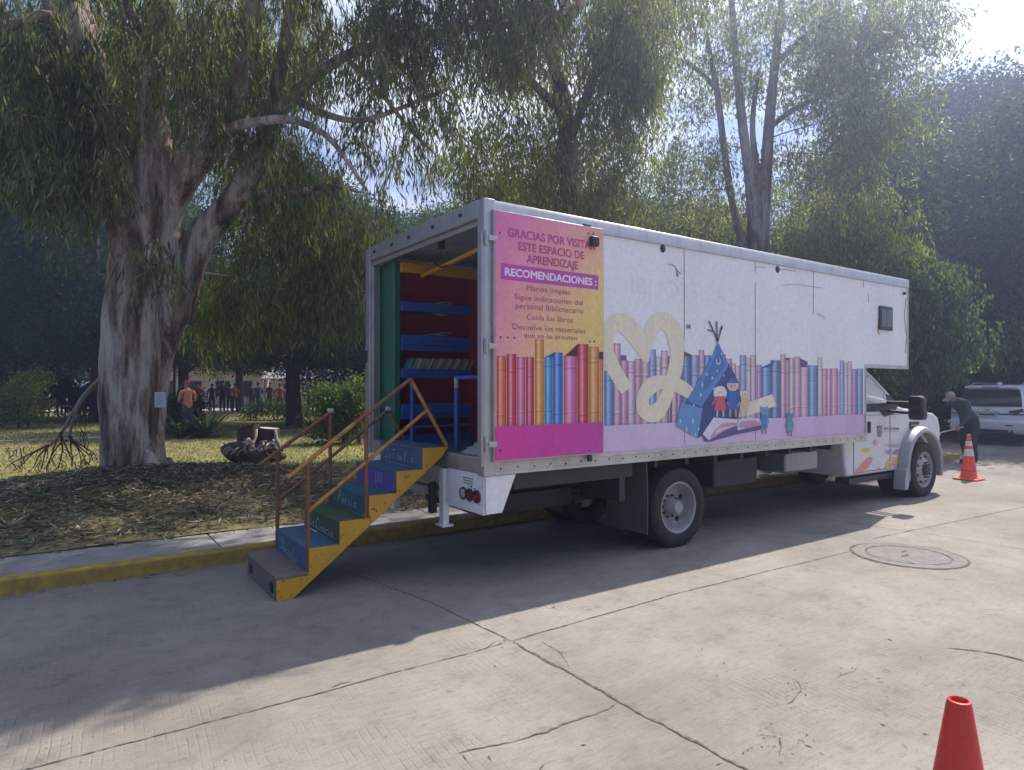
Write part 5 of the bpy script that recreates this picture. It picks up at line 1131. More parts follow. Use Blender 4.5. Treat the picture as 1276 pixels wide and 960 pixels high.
# sunlit willowy trees that stick out over the overcab
tnodes = []
euc_tree('sunlit_tree', 'yellow green sunlit tree with loose foliage above the front end of the cargo box', at(1080, 17), [LP([(1080,490,17,16),(1078,400,17,13),(1085,340,17,9),(1090,300,17,4)]), LP([(1078,400,17,8),(1105,340,16.8,6),(1125,320,16.6,3)])],
   [PB(1075,300,17,50,40,1.0,64), PB(1110,320,16.6,32,28,.7,34), PB(1030,300,17.4,45,45,1,40), PB(1060,360,17,60,40,.9,30)], (8, 12, .14, .042, .55, .24), seed=12, barkm=BARKD, pal=SUNP, twigs=.5)
tnodes = []
euc_tree('leafy_tree', 'bluish green leafy tree seen just right of the overcab end', at(1150, 16), [LP([(1150,498,16,13),(1150,440,16,10),(1155,380,16,5)])],
   [PB(1150,370,16,34,38,.8,46), PB(1165,420,16,36,40,.8,50), PB(1140,450,16,40,40,.8,36), PB(1160,340,16,20,16,.5,9)], (8, 12, .13, .052, .4, .22), seed=14, barkm=BARKD, pal=[(.05,.085,.04),(.075,.12,.05),(.10,.15,.065)], twigs=.5)
tnodes = []
euc_tree('leafy_tree', 'pale green bush at the right edge above the white car roof', at(1285, 21), [LP([(1285,500,21,12),(1282,440,21,8),(1275,400,21,4)])], [PB(1275,425,20.5,22,30,.6,24), PB(1240,435,20.5,22,14,.5,9)], (7, 10, .16, .06, .4, .25), seed=15, barkm=BARKD, pal=SUNP, twigs=.4)
# far wood closing the horizon
g = np.random.default_rng(4); n = 42000; ang = g.uniform(-1.25, 1.0, n); dist = g.uniform(66, 84, n); hz_ = 12+3*np.sin(ang*9)+2.4*np.sin(ang*23+1)
a0 = math.atan2(FWD.x, FWD.y); X = CAM.x+np.sin(a0+ang)*dist; Y = CAM.y+np.cos(a0+ang)*dist; Z = hz_*np.sqrt(g.random(n))*1.0
D = g.normal(size=(n, 3)); D /= np.linalg.norm(D, axis=1)[:, None]
o = leaf_quads(np.stack([X, Y, Z], 1), D, g.uniform(1.0, 2.0, n), g.uniform(.6, 1.1, n), pick(BRP, n, .3), 'distant_woods', LEAFD); tag(o, 'far wood of dark trees closing the horizon behind the park', 'woods', kind='stuff')
# spiky plant beside the orange shirted man
def spiky(label, loc, r, n, seed, col):
    q = random.Random(seed); e = empty('spiky_plant', label, 'plant', loc); m = MB()
    for i in range(n):
        a = q.uniform(0, 6.28); l_ = r*q.uniform(.7, 1.2); el = q.uniform(.35, 1.35); w_ = r*.035; d = Vector((math.cos(a), math.sin(a), 0)); s = Vector((-math.sin(a), math.cos(a), 0)); pts = []
        for t in (0,.35,.7,1): pts.append(d*(l_*t*math.cos(el*(1-.35*t)))+Vector((0,0,l_*math.sin(el)*t-.35*l_*t*t*(1.2-el*.5))))
        vs = []
        for t, p in zip((1,1.1,.7,.05), pts): vs += [p-s*w_*t, p+Vector((0,0,-w_*.3)), p+s*w_*t]
        m.add(vs, [(3*j+k, 3*j+k+1, 3*j+k+4, 3*j+k+3) for j in range(3) for k in range(2)])
    m.build('leaves', col, e, smooth='all', fixn=False); m = MB(); m.lathe([(r*.12,0),(r*.1,r*.15),(0,r*.18)], (0,0,0), 'z', 10); m.build('stem', BARKD, e)
AG = paint('spiky_leaf', (.12,.20,.05,1), .45, dirt=.4, dirtcol=(.2,.2,.07,1)); AG2 = paint('dark_spiky_leaf', (.05,.10,.035,1), .45)
p = at(256, 19.6); spiky('spiky green plant right beside the orange shirted man', p, 1.15, 80, 1, AG); p = at(226, 19.2); spiky('dark spiky plant left of the orange shirted man', p, .9, 60, 2, AG2)
# fallen branch leaning on the trunk
fb = empty('fallen_branch', 'bare fallen branch leaning from the peeling trunk down to the leaf litter', 'branch', P(60,586,10.6))
BR = paint('bare_branch', (.30,.265,.235,1), .85, dirt=.6); 
mb_ = MB(); mt_ = MB(); q = random.Random(21)
limb_tube(mb_, LP([(136,463,9.55,7),(122,475,9.6,6),(108,490,9.7,6),(94,510,9.9,5),(78,538,10.1,4),(62,556,10.3,2.6)]), 8, .05, 1)
limb_tube(mb_, LP([(106,492,9.7,5),(97,508,9.75,4.2),(91,525,9.8,3.8),(86,545,9.9,3)]), 8, .05, 2)
keep(mb_.build('main_limb', BR, None, smooth='all', fixn=False), fb)
def twig(pts, w_=2.6): 
    pp = LP([(x, y, d, w_*(1-.75*i/(len(pts)-1))) for i, (x, y, d) in enumerate(pts)]); out = []
    for i, (p_, r_) in enumerate(pp): out.append((p_+Vector([q.uniform(-.03,.03) for _ in range(3)]), r_))
    limb_tube(mt_, out, 5, 0, 0)
for tx, ty in ((14,590),(30,592),(44,592),(2,588)): twig([(62,556,10.3),((62+tx)/2+4,566,10.5),(tx+10,ty-9,10.7),(tx,ty,10.9)])
for tx, ty in ((58,592),(72,586),(88,584)): twig([(78,540,10.1),(74+(tx-70)*.4,560,10.3),(tx+3,ty-12,10.5),(tx,ty,10.7)])
for tx, ty in ((100,582),(112,578),(121,576),(90,580),(105,576),(60,590)): twig([(87,546,9.9),(90+(tx-95)*.5,558,10.1),(tx-2,ty-10,10.3),(tx,ty,10.5)])
for k in range(36): x_, y_ = q.uniform(10,118), q.uniform(556,580); twig([(x_,y_,10.4),(x_+q.uniform(-7,7),y_+7,10.5),(x_+q.uniform(-9,9),y_+q.uniform(9,16),10.6)], 1.5)
for k in range(10): x_, y_ = q.uniform(85,112), q.uniform(500,545); twig([(x_,y_,9.9),(x_+q.uniform(-4,8),y_+12,10.0),(x_+q.uniform(-4,10),y_+q.uniform(20,32),10.1)], 1.4)
keep(mt_.build('twigs', TWIG, None, smooth='all', fixn=False), fb)
# uprooted stump
sp0 = P(319, 573, 13.3); sp0.z = lawn_h(sp0.x, sp0.y); su = empty('tree_stump', 'uprooted tree stump with two sawn stubs and gnarled roots lying on the lawn', 'stump', sp0); su.rotation_euler = (0,0,-math.atan2(.569,.8223))
STD = paint('stump_bark', (.07,.052,.045,1), .9, dirt=.6, dirtcol=(.14,.10,.08,1), scale=6); CUT = paint('sawn_wood', (.40,.35,.29,1), .8, dirt=.4, scale=9)
def lump(rx, ry, rz, cz, seed, amp=.14):
    q = random.Random(seed); m = MB(); n_, k_ = 30, 16; vs = []; ph = [q.uniform(0,6) for _ in range(6)]
    for j in range(k_+1):
        th = math.pi*j/k_
        for i in range(n_):
            a = 2*math.pi*i/n_; w_ = 1+amp*(math.sin(3*a+ph[0]+2*th)+.6*math.sin(5*a+ph[1]-3*th)+.5*math.sin(9*a+ph[2]+5*th)+.4*math.sin(7*th+ph[3]+a*2))
            vs.append((rx*w_*math.sin(th)*math.cos(a), ry*w_*math.sin(th)*math.sin(a), cz+rz*w_*math.cos(th)))
    m.add(vs, [(j*n_+i, j*n_+(i+1)%n_, (j+1)*n_+(i+1)%n_, (j+1)*n_+i) for j in range(k_) for i in range(n_)]); return m
lump(.58,.45,.26,.20,4).build('root_ball', STD, su, smooth='all')
def stub(x, y, r, z0, z1, tilt, seed):
    m = MB(); q = random.Random(seed); n_ = 22; ph = q.uniform(0,6); vs = []
    for z in (z0, z0+.12, z1):
        for i in range(n_):
            a = 2*math.pi*i/n_; rr_ = r*(1.18 if z == z0 else 1)*(1+.07*math.sin(3*a+ph)+.05*math.sin(7*a)); vs.append((x+rr_*math.cos(a), y+rr_*math.sin(a), z+(tilt*math.cos(a)*rr_ if z == z1 else 0)))
    m.add(vs, [(j*n_+i, j*n_+(i+1)%n_, (j+1)*n_+(i+1)%n_, (j+1)*n_+i) for j in range(2) for i in range(n_)]); o = m.build('stub', STD, su, smooth=True)
    m = MB(); m.add([(v[0]+(v[0]-x)*-.03, v[1], v[2]+.006) for v in vs[2*n_:]], [tuple(range(n_))]); m.build('sawn_face', CUT, o)
stub(-.17,0,.20,.28,.72,.25,1); stub(.25,.05,.19,.25,.68,-.1,2)
m = MB(); q = random.Random(9)
for k in range(26):
    x, z = q.uniform(-.1,.5), q.uniform(.25,.48); y = -.38-q.uniform(0,.06); pts = [(x,y+.12,z)]
    for s in range(4): x += q.uniform(-.06,.12); z += q.uniform(-.07,.04); pts.append((x, y+q.uniform(-.03,.04)+max(0, x-.3)*.5, max(.08, z)))
    m.tube(pts, [.028,.024,.018,.012,.005], 6)
for k in range(5):
    x = q.uniform(-.4,-.1); z = q.uniform(.28,.4); m.tube([(x,-.3,z),(x-.06,-.38,z-.03),(x-.1,-.42,z-.12)], [.025,.02,.008], 6)
m.tube([(.08,-.16,.68),(.07,-.2,.5),(.05,-.3,.38),(.1,-.4,.3)], [.02,.035,.04,.03], 8); m.tube([(.42,-.08,.66),(.44,-.1,.5),(.52,-.18,.4),(.6,-.3,.28)], [.03,.04,.04,.02], 8)
m.build('gnarled_roots', paint('pale_root', (.34,.29,.25,1), .85, dirt=.7, scale=12), su, smooth='all')
# notice fixed to the trunk
nb = P(199.5, 498.5, 9.42); no = empty('paper_notice', 'small white paper notice fixed to the shaded right trunk of the forked eucalyptus', 'notice', nb); no.rotation_euler = (0,0,-math.atan2(.569,.8223)+.1)
m = MB(); m.box((-.075,0,-.11),(.075,.008,.11)); m.build('sheet', paint('notice_paper', (.62,.64,.62,1), .7), no)
m = MB()
for k in range(6): m.box((-.058,-.0025,.075-k*.028),(.058-(k%3)*.022,-.0005,.083-k*.028))
m.build('faded_print', paint('faded_ink', (.30,.33,.33,1), .8), no)
m = MB(); m.box((-.08,.008,-.5),(-.04,.03,.11)); m.build('wooden_batten', paint('batten', (.10,.065,.05,1), .8), no)
# ------------------------------------------------------------------ building behind the lawn
YAWC = -math.atan2(.569, .8223)
CREAM = paint('cream_wall', (.66,.60,.47,1), .8, dirt=.3, scale=.6); BANDY = paint('yellow_band', (.68,.52,.22,1), .8, dirt=.25, scale=.6); WW = paint('white_wall', (.70,.70,.68,1), .8, dirt=.25, scale=.6)
b0 = P(310, 482, 47); b0.z = 0; bd = empty('park_building', 'low cream building with a yellow band and blue upper sign behind the crowd', 'building', b0); bd.rotation_euler = (0,0,YAWC)
m = MB(); m.box((-9,0,0),(1.0,8,2.55)); m.box((1.0,1.5,0),(7,8,2.4)); m.build('wall', CREAM, bd)
m = MB(); m.box((-9.1,-.35,2.55),(1.1,8.1,3.25)); m.build('yellow_band', BANDY, bd, bevel=.03)
m = MB(); m.box((-7.0,1.5,3.25),(1.0,8,6.2)); m.build('upper_wall', WW, bd)
m = MB()
for k in range(20): m.tube([(-6.9+k*.34,.2,3.25),(-6.9+k*.34,.2,4.1)], .02, 5)
m.tube([(-7,.2,4.1),(-.3,.2,4.1)], .03, 6); m.tube([(-7,.2,3.7),(-.3,.2,3.7)], .02, 6); m.build('railing', WW, bd)
m = MB(); m.box((-3.3,1.3,4.0),(-1.2,1.48,5.3)); m.build('blue_sign', paint('blue_sign_panel', (.05,.20,.62,1), .4, dirt=.1), bd)
for x in (-8.2,-6.4,-4.4,-2.4,-.8):
    m = MB(); m.box((x,-.02,.9 if x != -4.4 else .02),(x+1.1,.05,2.1)); wo = m.build('window' if x != -4.4 else 'door', paint('window_frame', (.35,.35,.34,1), .5), bd)
    m = MB(); m.box((x+.07,-.03,(.97 if x != -4.4 else .1)),(x+1.03,-.021,2.03)); m.build('pane', DGLASS, wo)
m = MB(); m.prism([(-1.2,2.15),(1.5,2.95),(1.5,3.02),(-1.2,2.22)], 'x', 1.3, 6.6); m.build('awning', paint('grey_roof_sheet', (.30,.29,.29,1), .6, dirt=.4), bd)
m = MB()
for x in (1.5, 4, 6.4): m.box((x,-1.1,0),(x+.12,-.98,2.2))
m.each('awning_post', paint('grey_post', (.2,.2,.2,1), .6), bd); m = MB(); m.box((2.0,1.42,.9),(3.6,1.49,1.9)); m.build('shop_window', DGLASS, bd)
# low wall and path band in front of the crowd
lw = P(310, 482, 43); m = MB(); M_ = Matrix.Translation((lw.x, lw.y, 0)) @ Matrix.Rotation(YAWC, 4, 'Z'); m.add([M_ @ Vector(p) for p in ((-18,-3.5,.165),(9,-3.5,.165),(9,3.4,.165),(-18,3.4,.165))], [(0,1,2,3)]); tag(m.build('plaza', PATHM), kind='structure')
# slim pole
po = empty('street_pole', 'thin rusty brown pole standing before the left end of the cream building', 'pole', at(217.5, 33)); m = MB(); m.tube([(0,0,0),(0,0,6.2)], .07, 10); m.lathe([(.14,0),(.14,.12),(.08,.16)], (0,0,0), 'z', 12); m.build('shaft', RUST, po, smooth=True)
m = MB(); m.tube([(0,0,6.15),(.1,0,6.35),(.6,0,6.4)], .03, 6); m.box((.5,-.08,6.34),(.95,.08,6.42)); m.build('lamp_arm', STEEL, po)
for k, px in enumerate((16, 28, 36.5, 45, 53)):
    e = empty('bollard', '', 'bollard', at(px, 31), group='short dark bollards by the far left path'); m = MB(); m.lathe([(.09,0),(.085,.5),(.07,.56),(0,.58)], (0,0,0), 'z', 12); m.build('post', STEEL, e, smooth=True); m = MB(); m.lathe([(.12,0),(.12,.04),(.09,.05)], (0,0,0), 'z', 12); m.build('foot', STEEL, e)
    e['label'] = ['leftmost short dark bollard at the far left path','second short dark bollard from the left edge','middle short dark bollard at the far left path','fourth short dark bollard from the left edge','rightmost short dark bollard at the far left path'][k]
# power line
a, b = P(1110, 118, 34), P(1420, 100, 34); m = MB(); m.tube([a.lerp(b, t/12)+Vector((0,0,-1.2*4*(t/12)*(1-t/12)*.15)) for t in range(13)], .016, 5)
o = m.build('power_line', STEEL); tag(o, 'thin power line crossing the bright sky at the upper right', 'cable')

# ------------------------------------------------------------------ people
def skinmat(name, c): return paint(name, (*c, 1), .6, dirt=.05, bump=0)
SKIN = skinmat('skin', (.30,.16,.10)); HAIR = paint('dark_hair', (.012,.009,.008,1), .6, dirt=.1)
CM = {}
def cmat(c):
    k = tuple(round(x, 3) for x in c)
    if k not in CM: CM[k] = paint('cloth', (*c, 1), .85, dirt=.35, dirtcol=tuple(x*.45 for x in c)+(1,), scale=9, bump=.7)
    return CM[k]
def base_pose(h=1.72, stance=.11, arms='down', lean=0.0, turn=0.0):
    k = h/1.75; V = {}; 
    V['pel'] = (0,0,.95,.145,.11); V['sp'] = (0,.01+lean*.3,1.10,.135,.10); V['ch'] = (0,.02+lean,1.28,.155,.11); V['up'] = (0,.01+lean*1.3,1.42,.11,.08)
    V['nk'] = (0,.02+lean*1.5,1.50,.055,.055); V['h1'] = (0,.04+lean*1.7,1.57,.068,.080); V['h2'] = (0,.045+lean*1.8,1.65,.077,.095); V['h3'] = (0,.03+lean*1.8,1.73,.05,.062)
    for s, S in ((-1,'l'),(1,'r')):
        V['sh'+S] = (s*.185,.0+lean*1.2,1.405,.062,.06)
        if arms == 'down': el, wr, ha = (s*.25,-.02+lean,1.12), (s*.26,.05+lean,.88), (s*.26,.08+lean,.80)
        elif arms == 'front': el, wr, ha = (s*.26,.0+lean,1.14), (s*.10,.24+lean,1.08), (s*.02,.27+lean,1.07)
        elif arms == 'hip': el, wr, ha = (s*.38,-.06+lean,1.16), (s*.20,.03+lean,1.0), (s*.16,.08+lean,.98)
        elif arms == 'one': el, wr, ha = ((s*.26,.02+lean,1.14), (s*.20,.26+lean,1.18), (s*.17,.33+lean,1.21)) if s > 0 else ((s*.25,-.02+lean,1.12), (s*.26,.05+lean,.88), (s*.26,.08+lean,.80))
        V['el'+S] = (*el,.045,.045); V['wr'+S] = (*wr,.029,.027); V['ha'+S] = (*ha,.036,.02)
        V['hp'+S] = (s*.09,0,.90,.10,.105); V['kn'+S] = (s*(stance*.9),.02,.50,.066,.068); V['an'+S] = (s*stance,-.01*s*3,.09,.042,.045); V['to'+S] = (s*(stance+.03),.15-.03*s,.04,.045,.032)
    return {a: (v[0]*k, v[1]*k, v[2]*k, v[3]*k, v[4]*k) for a, v in V.items()}
EDG = [('pel','sp'),('sp','ch'),('ch','up'),('up','nk'),('nk','h1'),('h1','h2'),('h2','h3')]+[e for S in 'lr' for e in (('up','sh'+S),('sh'+S,'el'+S),('el'+S,'wr'+S),('wr'+S,'ha'+S),('pel','hp'+S),('hp'+S,'kn'+S),('kn'+S,'an'+S),('an'+S,'to'+S))]
def person(label, loc, yaw, V, shirt, trousers, group=None, sleeve=True, fingers=False, hair=True, cap=None, shoe=(.02,.02,.022), detail=1, vest=None):
    V = dict(V); E = list(EDG)
    if fingers:
        for S in 'lr':
            w_, h_ = Vector(V['wr'+S][:3]), Vector(V['ha'+S][:3]); d = (h_-w_).normalized(); sd = d.cross(Vector((0,1,.3))).normalized() if abs(d.y) < .9 else Vector((1,0,0)); nn = d.cross(sd).normalized()
            for i, (off, l_) in enumerate(((-.030,.062),(-.010,.072),(.010,.068),(.029,.054))):
                a = h_+sd*off+d*.02; V['f%d%s'%(i,S)] = (*a,.0095,.0095); b = a+d*l_*.55+nn*.010; V['g%d%s'%(i,S)] = (*b,.0085,.0085); c = b+d*l_*.3+nn*.022; V['k%d%s'%(i,S)] = (*c,.007,.007); E += [('ha'+S,'f%d%s'%(i,S)),('f%d%s'%(i,S),'g%d%s'%(i,S)),('g%d%s'%(i,S),'k%d%s'%(i,S))]
            a = w_+(h_-w_)*.5-sd*.032+nn*.012; V['t0'+S] = (*a,.011,.011); b = a+d*.035-sd*.012+nn*.014; V['t1'+S] = (*b,.009,.009); E += [('wr'+S,'t0'+S),('t0'+S,'t1'+S)]
    keys = list(V); ix = {k: i for i, k in enumerate(keys)}
    me = bpy.data.meshes.new('b'); me.from_pydata([V[k][:3] for k in keys], [(ix[a], ix[b]) for a, b in E], [])
    o = bpy.data.objects.new('b', me); COL.objects.link(o); o.modifiers.new('s', 'SKIN'); s2 = o.modifiers.new('d', 'SUBSURF'); s2.levels = s2.render_levels = 1+detail
    for i, k in enumerate(keys):
        sv = me.skin_vertices[0].data[i]; sv.radius = (V[k][3], V[k][4]); sv.use_root = (k == 'pel')
    dg = bpy.context.evaluated_depsgraph_get(); nm = bpy.data.meshes.new_from_object(o.evaluated_get(dg)); bpy.data.objects.remove(o)
    nm.materials.clear(); mats = [SKIN, cmat(shirt), cmat(trousers), cmat(shoe)]
    for x in mats: nm.materials.append(x)
    zone = {}
    for a, b in E:
        z = 0
        s_ = {a[:2], b[:2]}
        if s_ <= {'pe','sp'} : z = 1
        elif s_ <= {'sp','ch','up','sh'}: z = 1
        elif s_ == {'sh','el'}: z = 1
        elif s_ == {'el','wr'}: z = 1 if sleeve else 0
        elif s_ <= {'pe','hp','kn','an'}: z = 2
        elif s_ == {'an','to'}: z = 3
        zone[(a, b)] = z
    segs = [(Vector(V[a][:3]), Vector(V[b][:3]), z, (V[a][3]+V[b][3])/2) for (a, b), z in zone.items()]
    mi = []
    for p in nm.polygons:
        c = p.center; best = 9; bz = 0
        for a, b, z, r_ in segs:
            ab = b-a; t = max(0, min(1, (c-a).dot(ab)/max(1e-9, ab.length_squared))); dd = (c-(a+ab*t)).length-r_*.9
            if dd < best: best = dd; bz = z
        if bz == 1 and c.z < V['pel'][2]-.01 and abs(c.x) < .2 and abs(c.z-V['wrl'][2]) > -1 and (c.xy-Vector(V['pel'][:2])).length < .2: bz = 2
        mi.append(bz)
    nm.polygons.foreach_set('material_index', mi); nm.polygons.foreach_set('use_smooth', [True]*len(mi)); nm.name = 'body'
    e = empty('person', label, 'person', loc, group); e.rotation_euler = (0,0,yaw)
    bo = bpy.data.objects.new('body', nm); COL.objects.link(bo); bo.parent = e
    h1, h2, h3 = [Vector(V[k][:3]) for k in ('h1','h2','h3')]; upv = (h3-h1).normalized(); fw = Vector((0,1,0)); fw = (fw-upv*fw.dot(upv)); 
    if fw.length < .2: fw = Vector((0,0,-1))-upv*(-upv.z)
    fw.normalize(); rt = fw.cross(upv).normalized(); Mh = Matrix((( rt.x,fw.x,upv.x,h2.x),(rt.y,fw.y,upv.y,h2.y),(rt.z,fw.z,upv.z,h2.z),(0,0,0,1)))
    m = MB(); n_ = 18; k_ = 9; vs = []; kh = V['h2'][3]/.077
    for j in range(k_+1):
        th = math.pi*.56*j/k_
        for i in range(n_):
            a = 2*math.pi*i/n_; front = max(0, math.sin(a)); th2 = th*(1-.34*front); vs.append(Mh @ (Vector((.085*math.sin(th2)*math.cos(a), .105*math.sin(th2)*math.sin(a)-.006, .02+.098*math.cos(th2)))*kh))
    m.add(vs, [(j*n_+i, j*n_+(i+1)%n_, (j+1)*n_+(i+1)%n_, (j+1)*n_+i) for j in range(k_) for i in range(n_)]); m.build('hair' if not cap else 'cap', HAIR if not cap else cmat(cap), e, smooth='all')
    if cap: m = MB(); m.box((-.07*kh,.08*kh,.03),(.07*kh,.17*kh,.045), 0, Mh); m.build('cap_peak', cmat(cap), e, bevel=.006)
    if detail:
        m = MB(); m.lathe([(0,-.006),(.008,-.004),(.010,0)], (0,0,0), 'y', 8); 
        m = MB()
        for s in (-1, 1): m.box((s*.032-.011,.083,-.004),(s*.032+.011,.092,.006), 0, Mh)
        m.build('eyes', HAIR, e); m = MB()
        m.add([Mh @ Vector(p) for p in ((-.014,.085,-.03),(.014,.085,-.03),(0,.115,-.028),(0,.088,.012))], [(0,1,2),(0,2,3),(1,3,2)]); m.build('nose', SKIN, e)
        m = MB(); m.box((-.022,.080,-.052),(.022,.088,-.046), 0, Mh); m.build('mouth', cmat((.16,.06,.05)), e)
        m = MB()
        for s in (-1, 1): m.tube([Mh @ Vector((s*.076,0,.012)), Mh @ Vector((s*.088,-.006,.012))], [.02,.014], 8)
        m.build('ears', SKIN, e)
    return e
toc = math.atan2(-(FWD.x), FWD.y)   # facing away from the lens
GP = 'visitors standing in the park before the cream building'
person('man in an orange shirt, blue jeans and red cap standing beside the spiky plant', at(234, 19.6), toc+.9, base_pose(1.72, .10, 'front', .02), (.62,.23,.14), (.035,.06,.14), sleeve=True, cap=(.30,.06,.05), detail=1, fingers=True)
crowd = [(246.5,30,1.72,'front',(.32,.06,.07),(.02,.022,.03),'person in a red and dark top just behind the orange shirted man',0.5),
 (226,33,1.66,'down',(.02,.02,.025),(.015,.015,.02),'dark clothed person left of the orange shirted man',1.2),
 (264,37,1.66,'down',(.022,.028,.045),(.018,.02,.03),'shorter person in dark navy clothes, left one of the dark pair',.3),
 (277,36,1.80,'hip',(.02,.024,.035),(.016,.018,.025),'tall person in black with elbows out, right one of the dark pair',-.1),
 (293,37,1.70,'front',(.70,.14,.03),(.03,.03,.035),'person in a bright orange safety vest and dark trousers before the cream wall',.6),
 (286,39,1.62,'down',(.05,.05,.06),(.02,.02,.03),'person half hidden behind the one in the bright orange vest',0),
 (314,36,1.74,'down',(.022,.022,.03),(.02,.02,.025),'person in black beneath the left end of the grey awning',.8),
 (323,34,1.76,'one',(.03,.035,.06),(.02,.025,.04),'person in navy raising one hand under the grey awning',1.1),
 (336,36,1.76,'front',(.09,.055,.04),(.05,.035,.03),'person in a brown jacket under the middle of the awning',-.4),
 (349,35,1.68,'hip',(.34,.045,.045),(.03,.03,.04),'person in a bright red shirt right of the brown jacket',.3),
 (357,37,1.70,'down',(.27,.07,.065),(.02,.02,.03),'person in a faded red shirt left of the dark trunk',-.7),
 (387,31,1.82,'down',(.014,.016,.03),(.014,.015,.025),'tall person in dark navy standing right of the dark trunk, beside the bright shrub',.2),
 (117,31,1.72,'down',(.62,.68,.74),(.16,.20,.26),'person in a white shirt standing behind the fallen branch',.5),
 (74,33,1.78,'down',(.02,.022,.04),(.014,.015,.02),'dark clothed person among the shrubs at the far left',0),
 (95,36,1.7,'front',(.10,.045,.04),(.03,.03,.04),'person in a dark red top left of the white shirted one',.9)]
for px, d, h, arms, sh, tr, lab, tw_ in crowd:
    person(lab, at(px, d)+Vector((0,0,.03)), toc+tw_, base_pose(h, .12, arms, .015), sh, tr, group=GP, detail=0)
# man bending over in front of the truck
V = {'pel': (0,-.02,.95,.14,.12), 'sp': (0,.09,1.09,.13,.11), 'ch': (0,.22,1.24,.15,.12), 'up': (0,.31,1.33,.11,.085), 'nk': (0,.39,1.37,.056,.056), 'h1': (0,.455,1.375,.068,.072), 'h2': (0,.52,1.37,.077,.09), 'h3': (0,.575,1.385,.055,.065)}
V['h1'] = (0,.44,1.38,.066,.075); V['h2'] = (0,.495,1.43,.076,.092); V['h3'] = (0,.54,1.485,.05,.06)
V.update({'shl': (-.185,.29,1.31,.064,.06), 'ell': (-.23,.33,1.03,.046,.046), 'wrl': (-.20,.47,.84,.03,.028), 'hal': (-.19,.53,.80,.036,.022), 'shr': (.185,.27,1.32,.064,.06), 'elr': (.30,-.02,1.20,.048,.046), 'wrr': (.24,-.12,.99,.03,.028), 'har': (.21,-.13,.92,.036,.022),
 'hpl': (-.09,-.03,.89,.105,.11), 'knl': (-.11,.06,.49,.07,.07), 'anl': (-.12,-.03,.09,.045,.045), 'tol': (-.14,.14,.045,.045,.032), 'hpr': (.09,-.03,.89,.105,.11), 'knr': (.12,.02,.49,.07,.07), 'anr': (.15,-.10,.09,.045,.045), 'tor': (.17,.07,.045,.045,.032)})
V = {k: (v[0]*1.12, v[1], v[2], v[3]*1.16, v[4]*1.16) if k[:2] in ('pe','sp','ch','up','sh','el','hp','kn') else v for k, v in V.items()}
pm = P(1208, 482, 14.0); pm.z = .0; yawm = math.atan2(RGT.x, -RGT.y)+.25
person('man in dark jacket and grey cap bending over beside the truck front', pm, yawm, V, (.035,.045,.075), (.022,.024,.04), fingers=True, cap=(.30,.28,.27), shoe=(.06,.05,.045))
Mm = Matrix.Translation(pm) @ Matrix.Rotation(yawm, 4, 'Z'); a = Mm @ Vector((-.19,.50,.79)); b = Mm @ Vector((-.20,1.0,.70)); m = MB(); m.tube([a+(a-b)*.25, b], .012, 8); m.tube([b, b+Vector((0,0,-.05))], .02, 8)
tag(m.build('metal_rod', ALU), 'pale metal rod held in the hand of the bending man', 'rod')
# ------------------------------------------------------------------ traffic cones
ORANGE = paint('cone_orange', (.78,.085,.03,1), .42, dirt=.35, dirtcol=(.35,.06,.035,1), scale=7); REFL = paint('cone_white_band', (.62,.60,.57,1), .35, dirt=.3, dirtcol=(.4,.3,.25,1))
def cone(label, loc, h, rt, rb, bands, bs, red=False):
    e = empty('traffic_cone', label, 'traffic cone', loc); mat_ = ORANGE if not red else paint('cone_red', (.66,.045,.030,1), .42, chips=.25, chipcol=(.30,.05,.04,1), dirt=.6, dirtcol=(.35,.03,.02,1), scale=6)
    m = MB(); rr_ = lambda z: rt+(rb-rt)*(1-z/h)
    m.lathe([(rr_(.03),.03),(rr_(h*.5),h*.5),(rr_(h-.012),h-.012),(rr_(h)-.001,h-.002),(rr_(h)-.006,h),(rr_(h)-.010,h-.006),(rr_(h)-.009,h-.03),(rr_(h*.5)-.008,h*.5),(rr_(.03)-.006,.03)], (0,0,0), 'z', 56); m.build('cone_body', mat_, e, smooth=True)
    m = MB(); 
    m.box((-bs,-bs,.0),(bs,bs,.028)); m.lathe([(rb+.02,.028),(rb+.012,.045),(rb-.004,.055)], (0,0,0), 'z', 40); m.build('base', mat_, e, bevel=.012)
    for z0, z1 in bands: m = MB(); m.lathe([(rr_(z0)+.002,z0),(rr_(z1)+.002,z1)], (0,0,0), 'z', 48); m.build('reflective_band', REFL, e, smooth=True)
    return e
c2 = G(1207, 598); c2.z = 0.004; e = cone('orange traffic cone with two white bands standing before the white car', c2, .80, .028, .135, ((.42,.545),(.60,.68)), .19)
m = MB(); m.lathe([(.112,.16),(.119,.165),(.112,.17)], (0,0,0), 'z', 40); m.build('seam_ring', STEEL, e)
c1_ = P(1194.5, 482, 1.965); c1_.z = .004; cone('plain red traffic cone nearest the lens at the lower right, cut off by the frame', c1_, .715, .031, .142, (), .18, red=True)

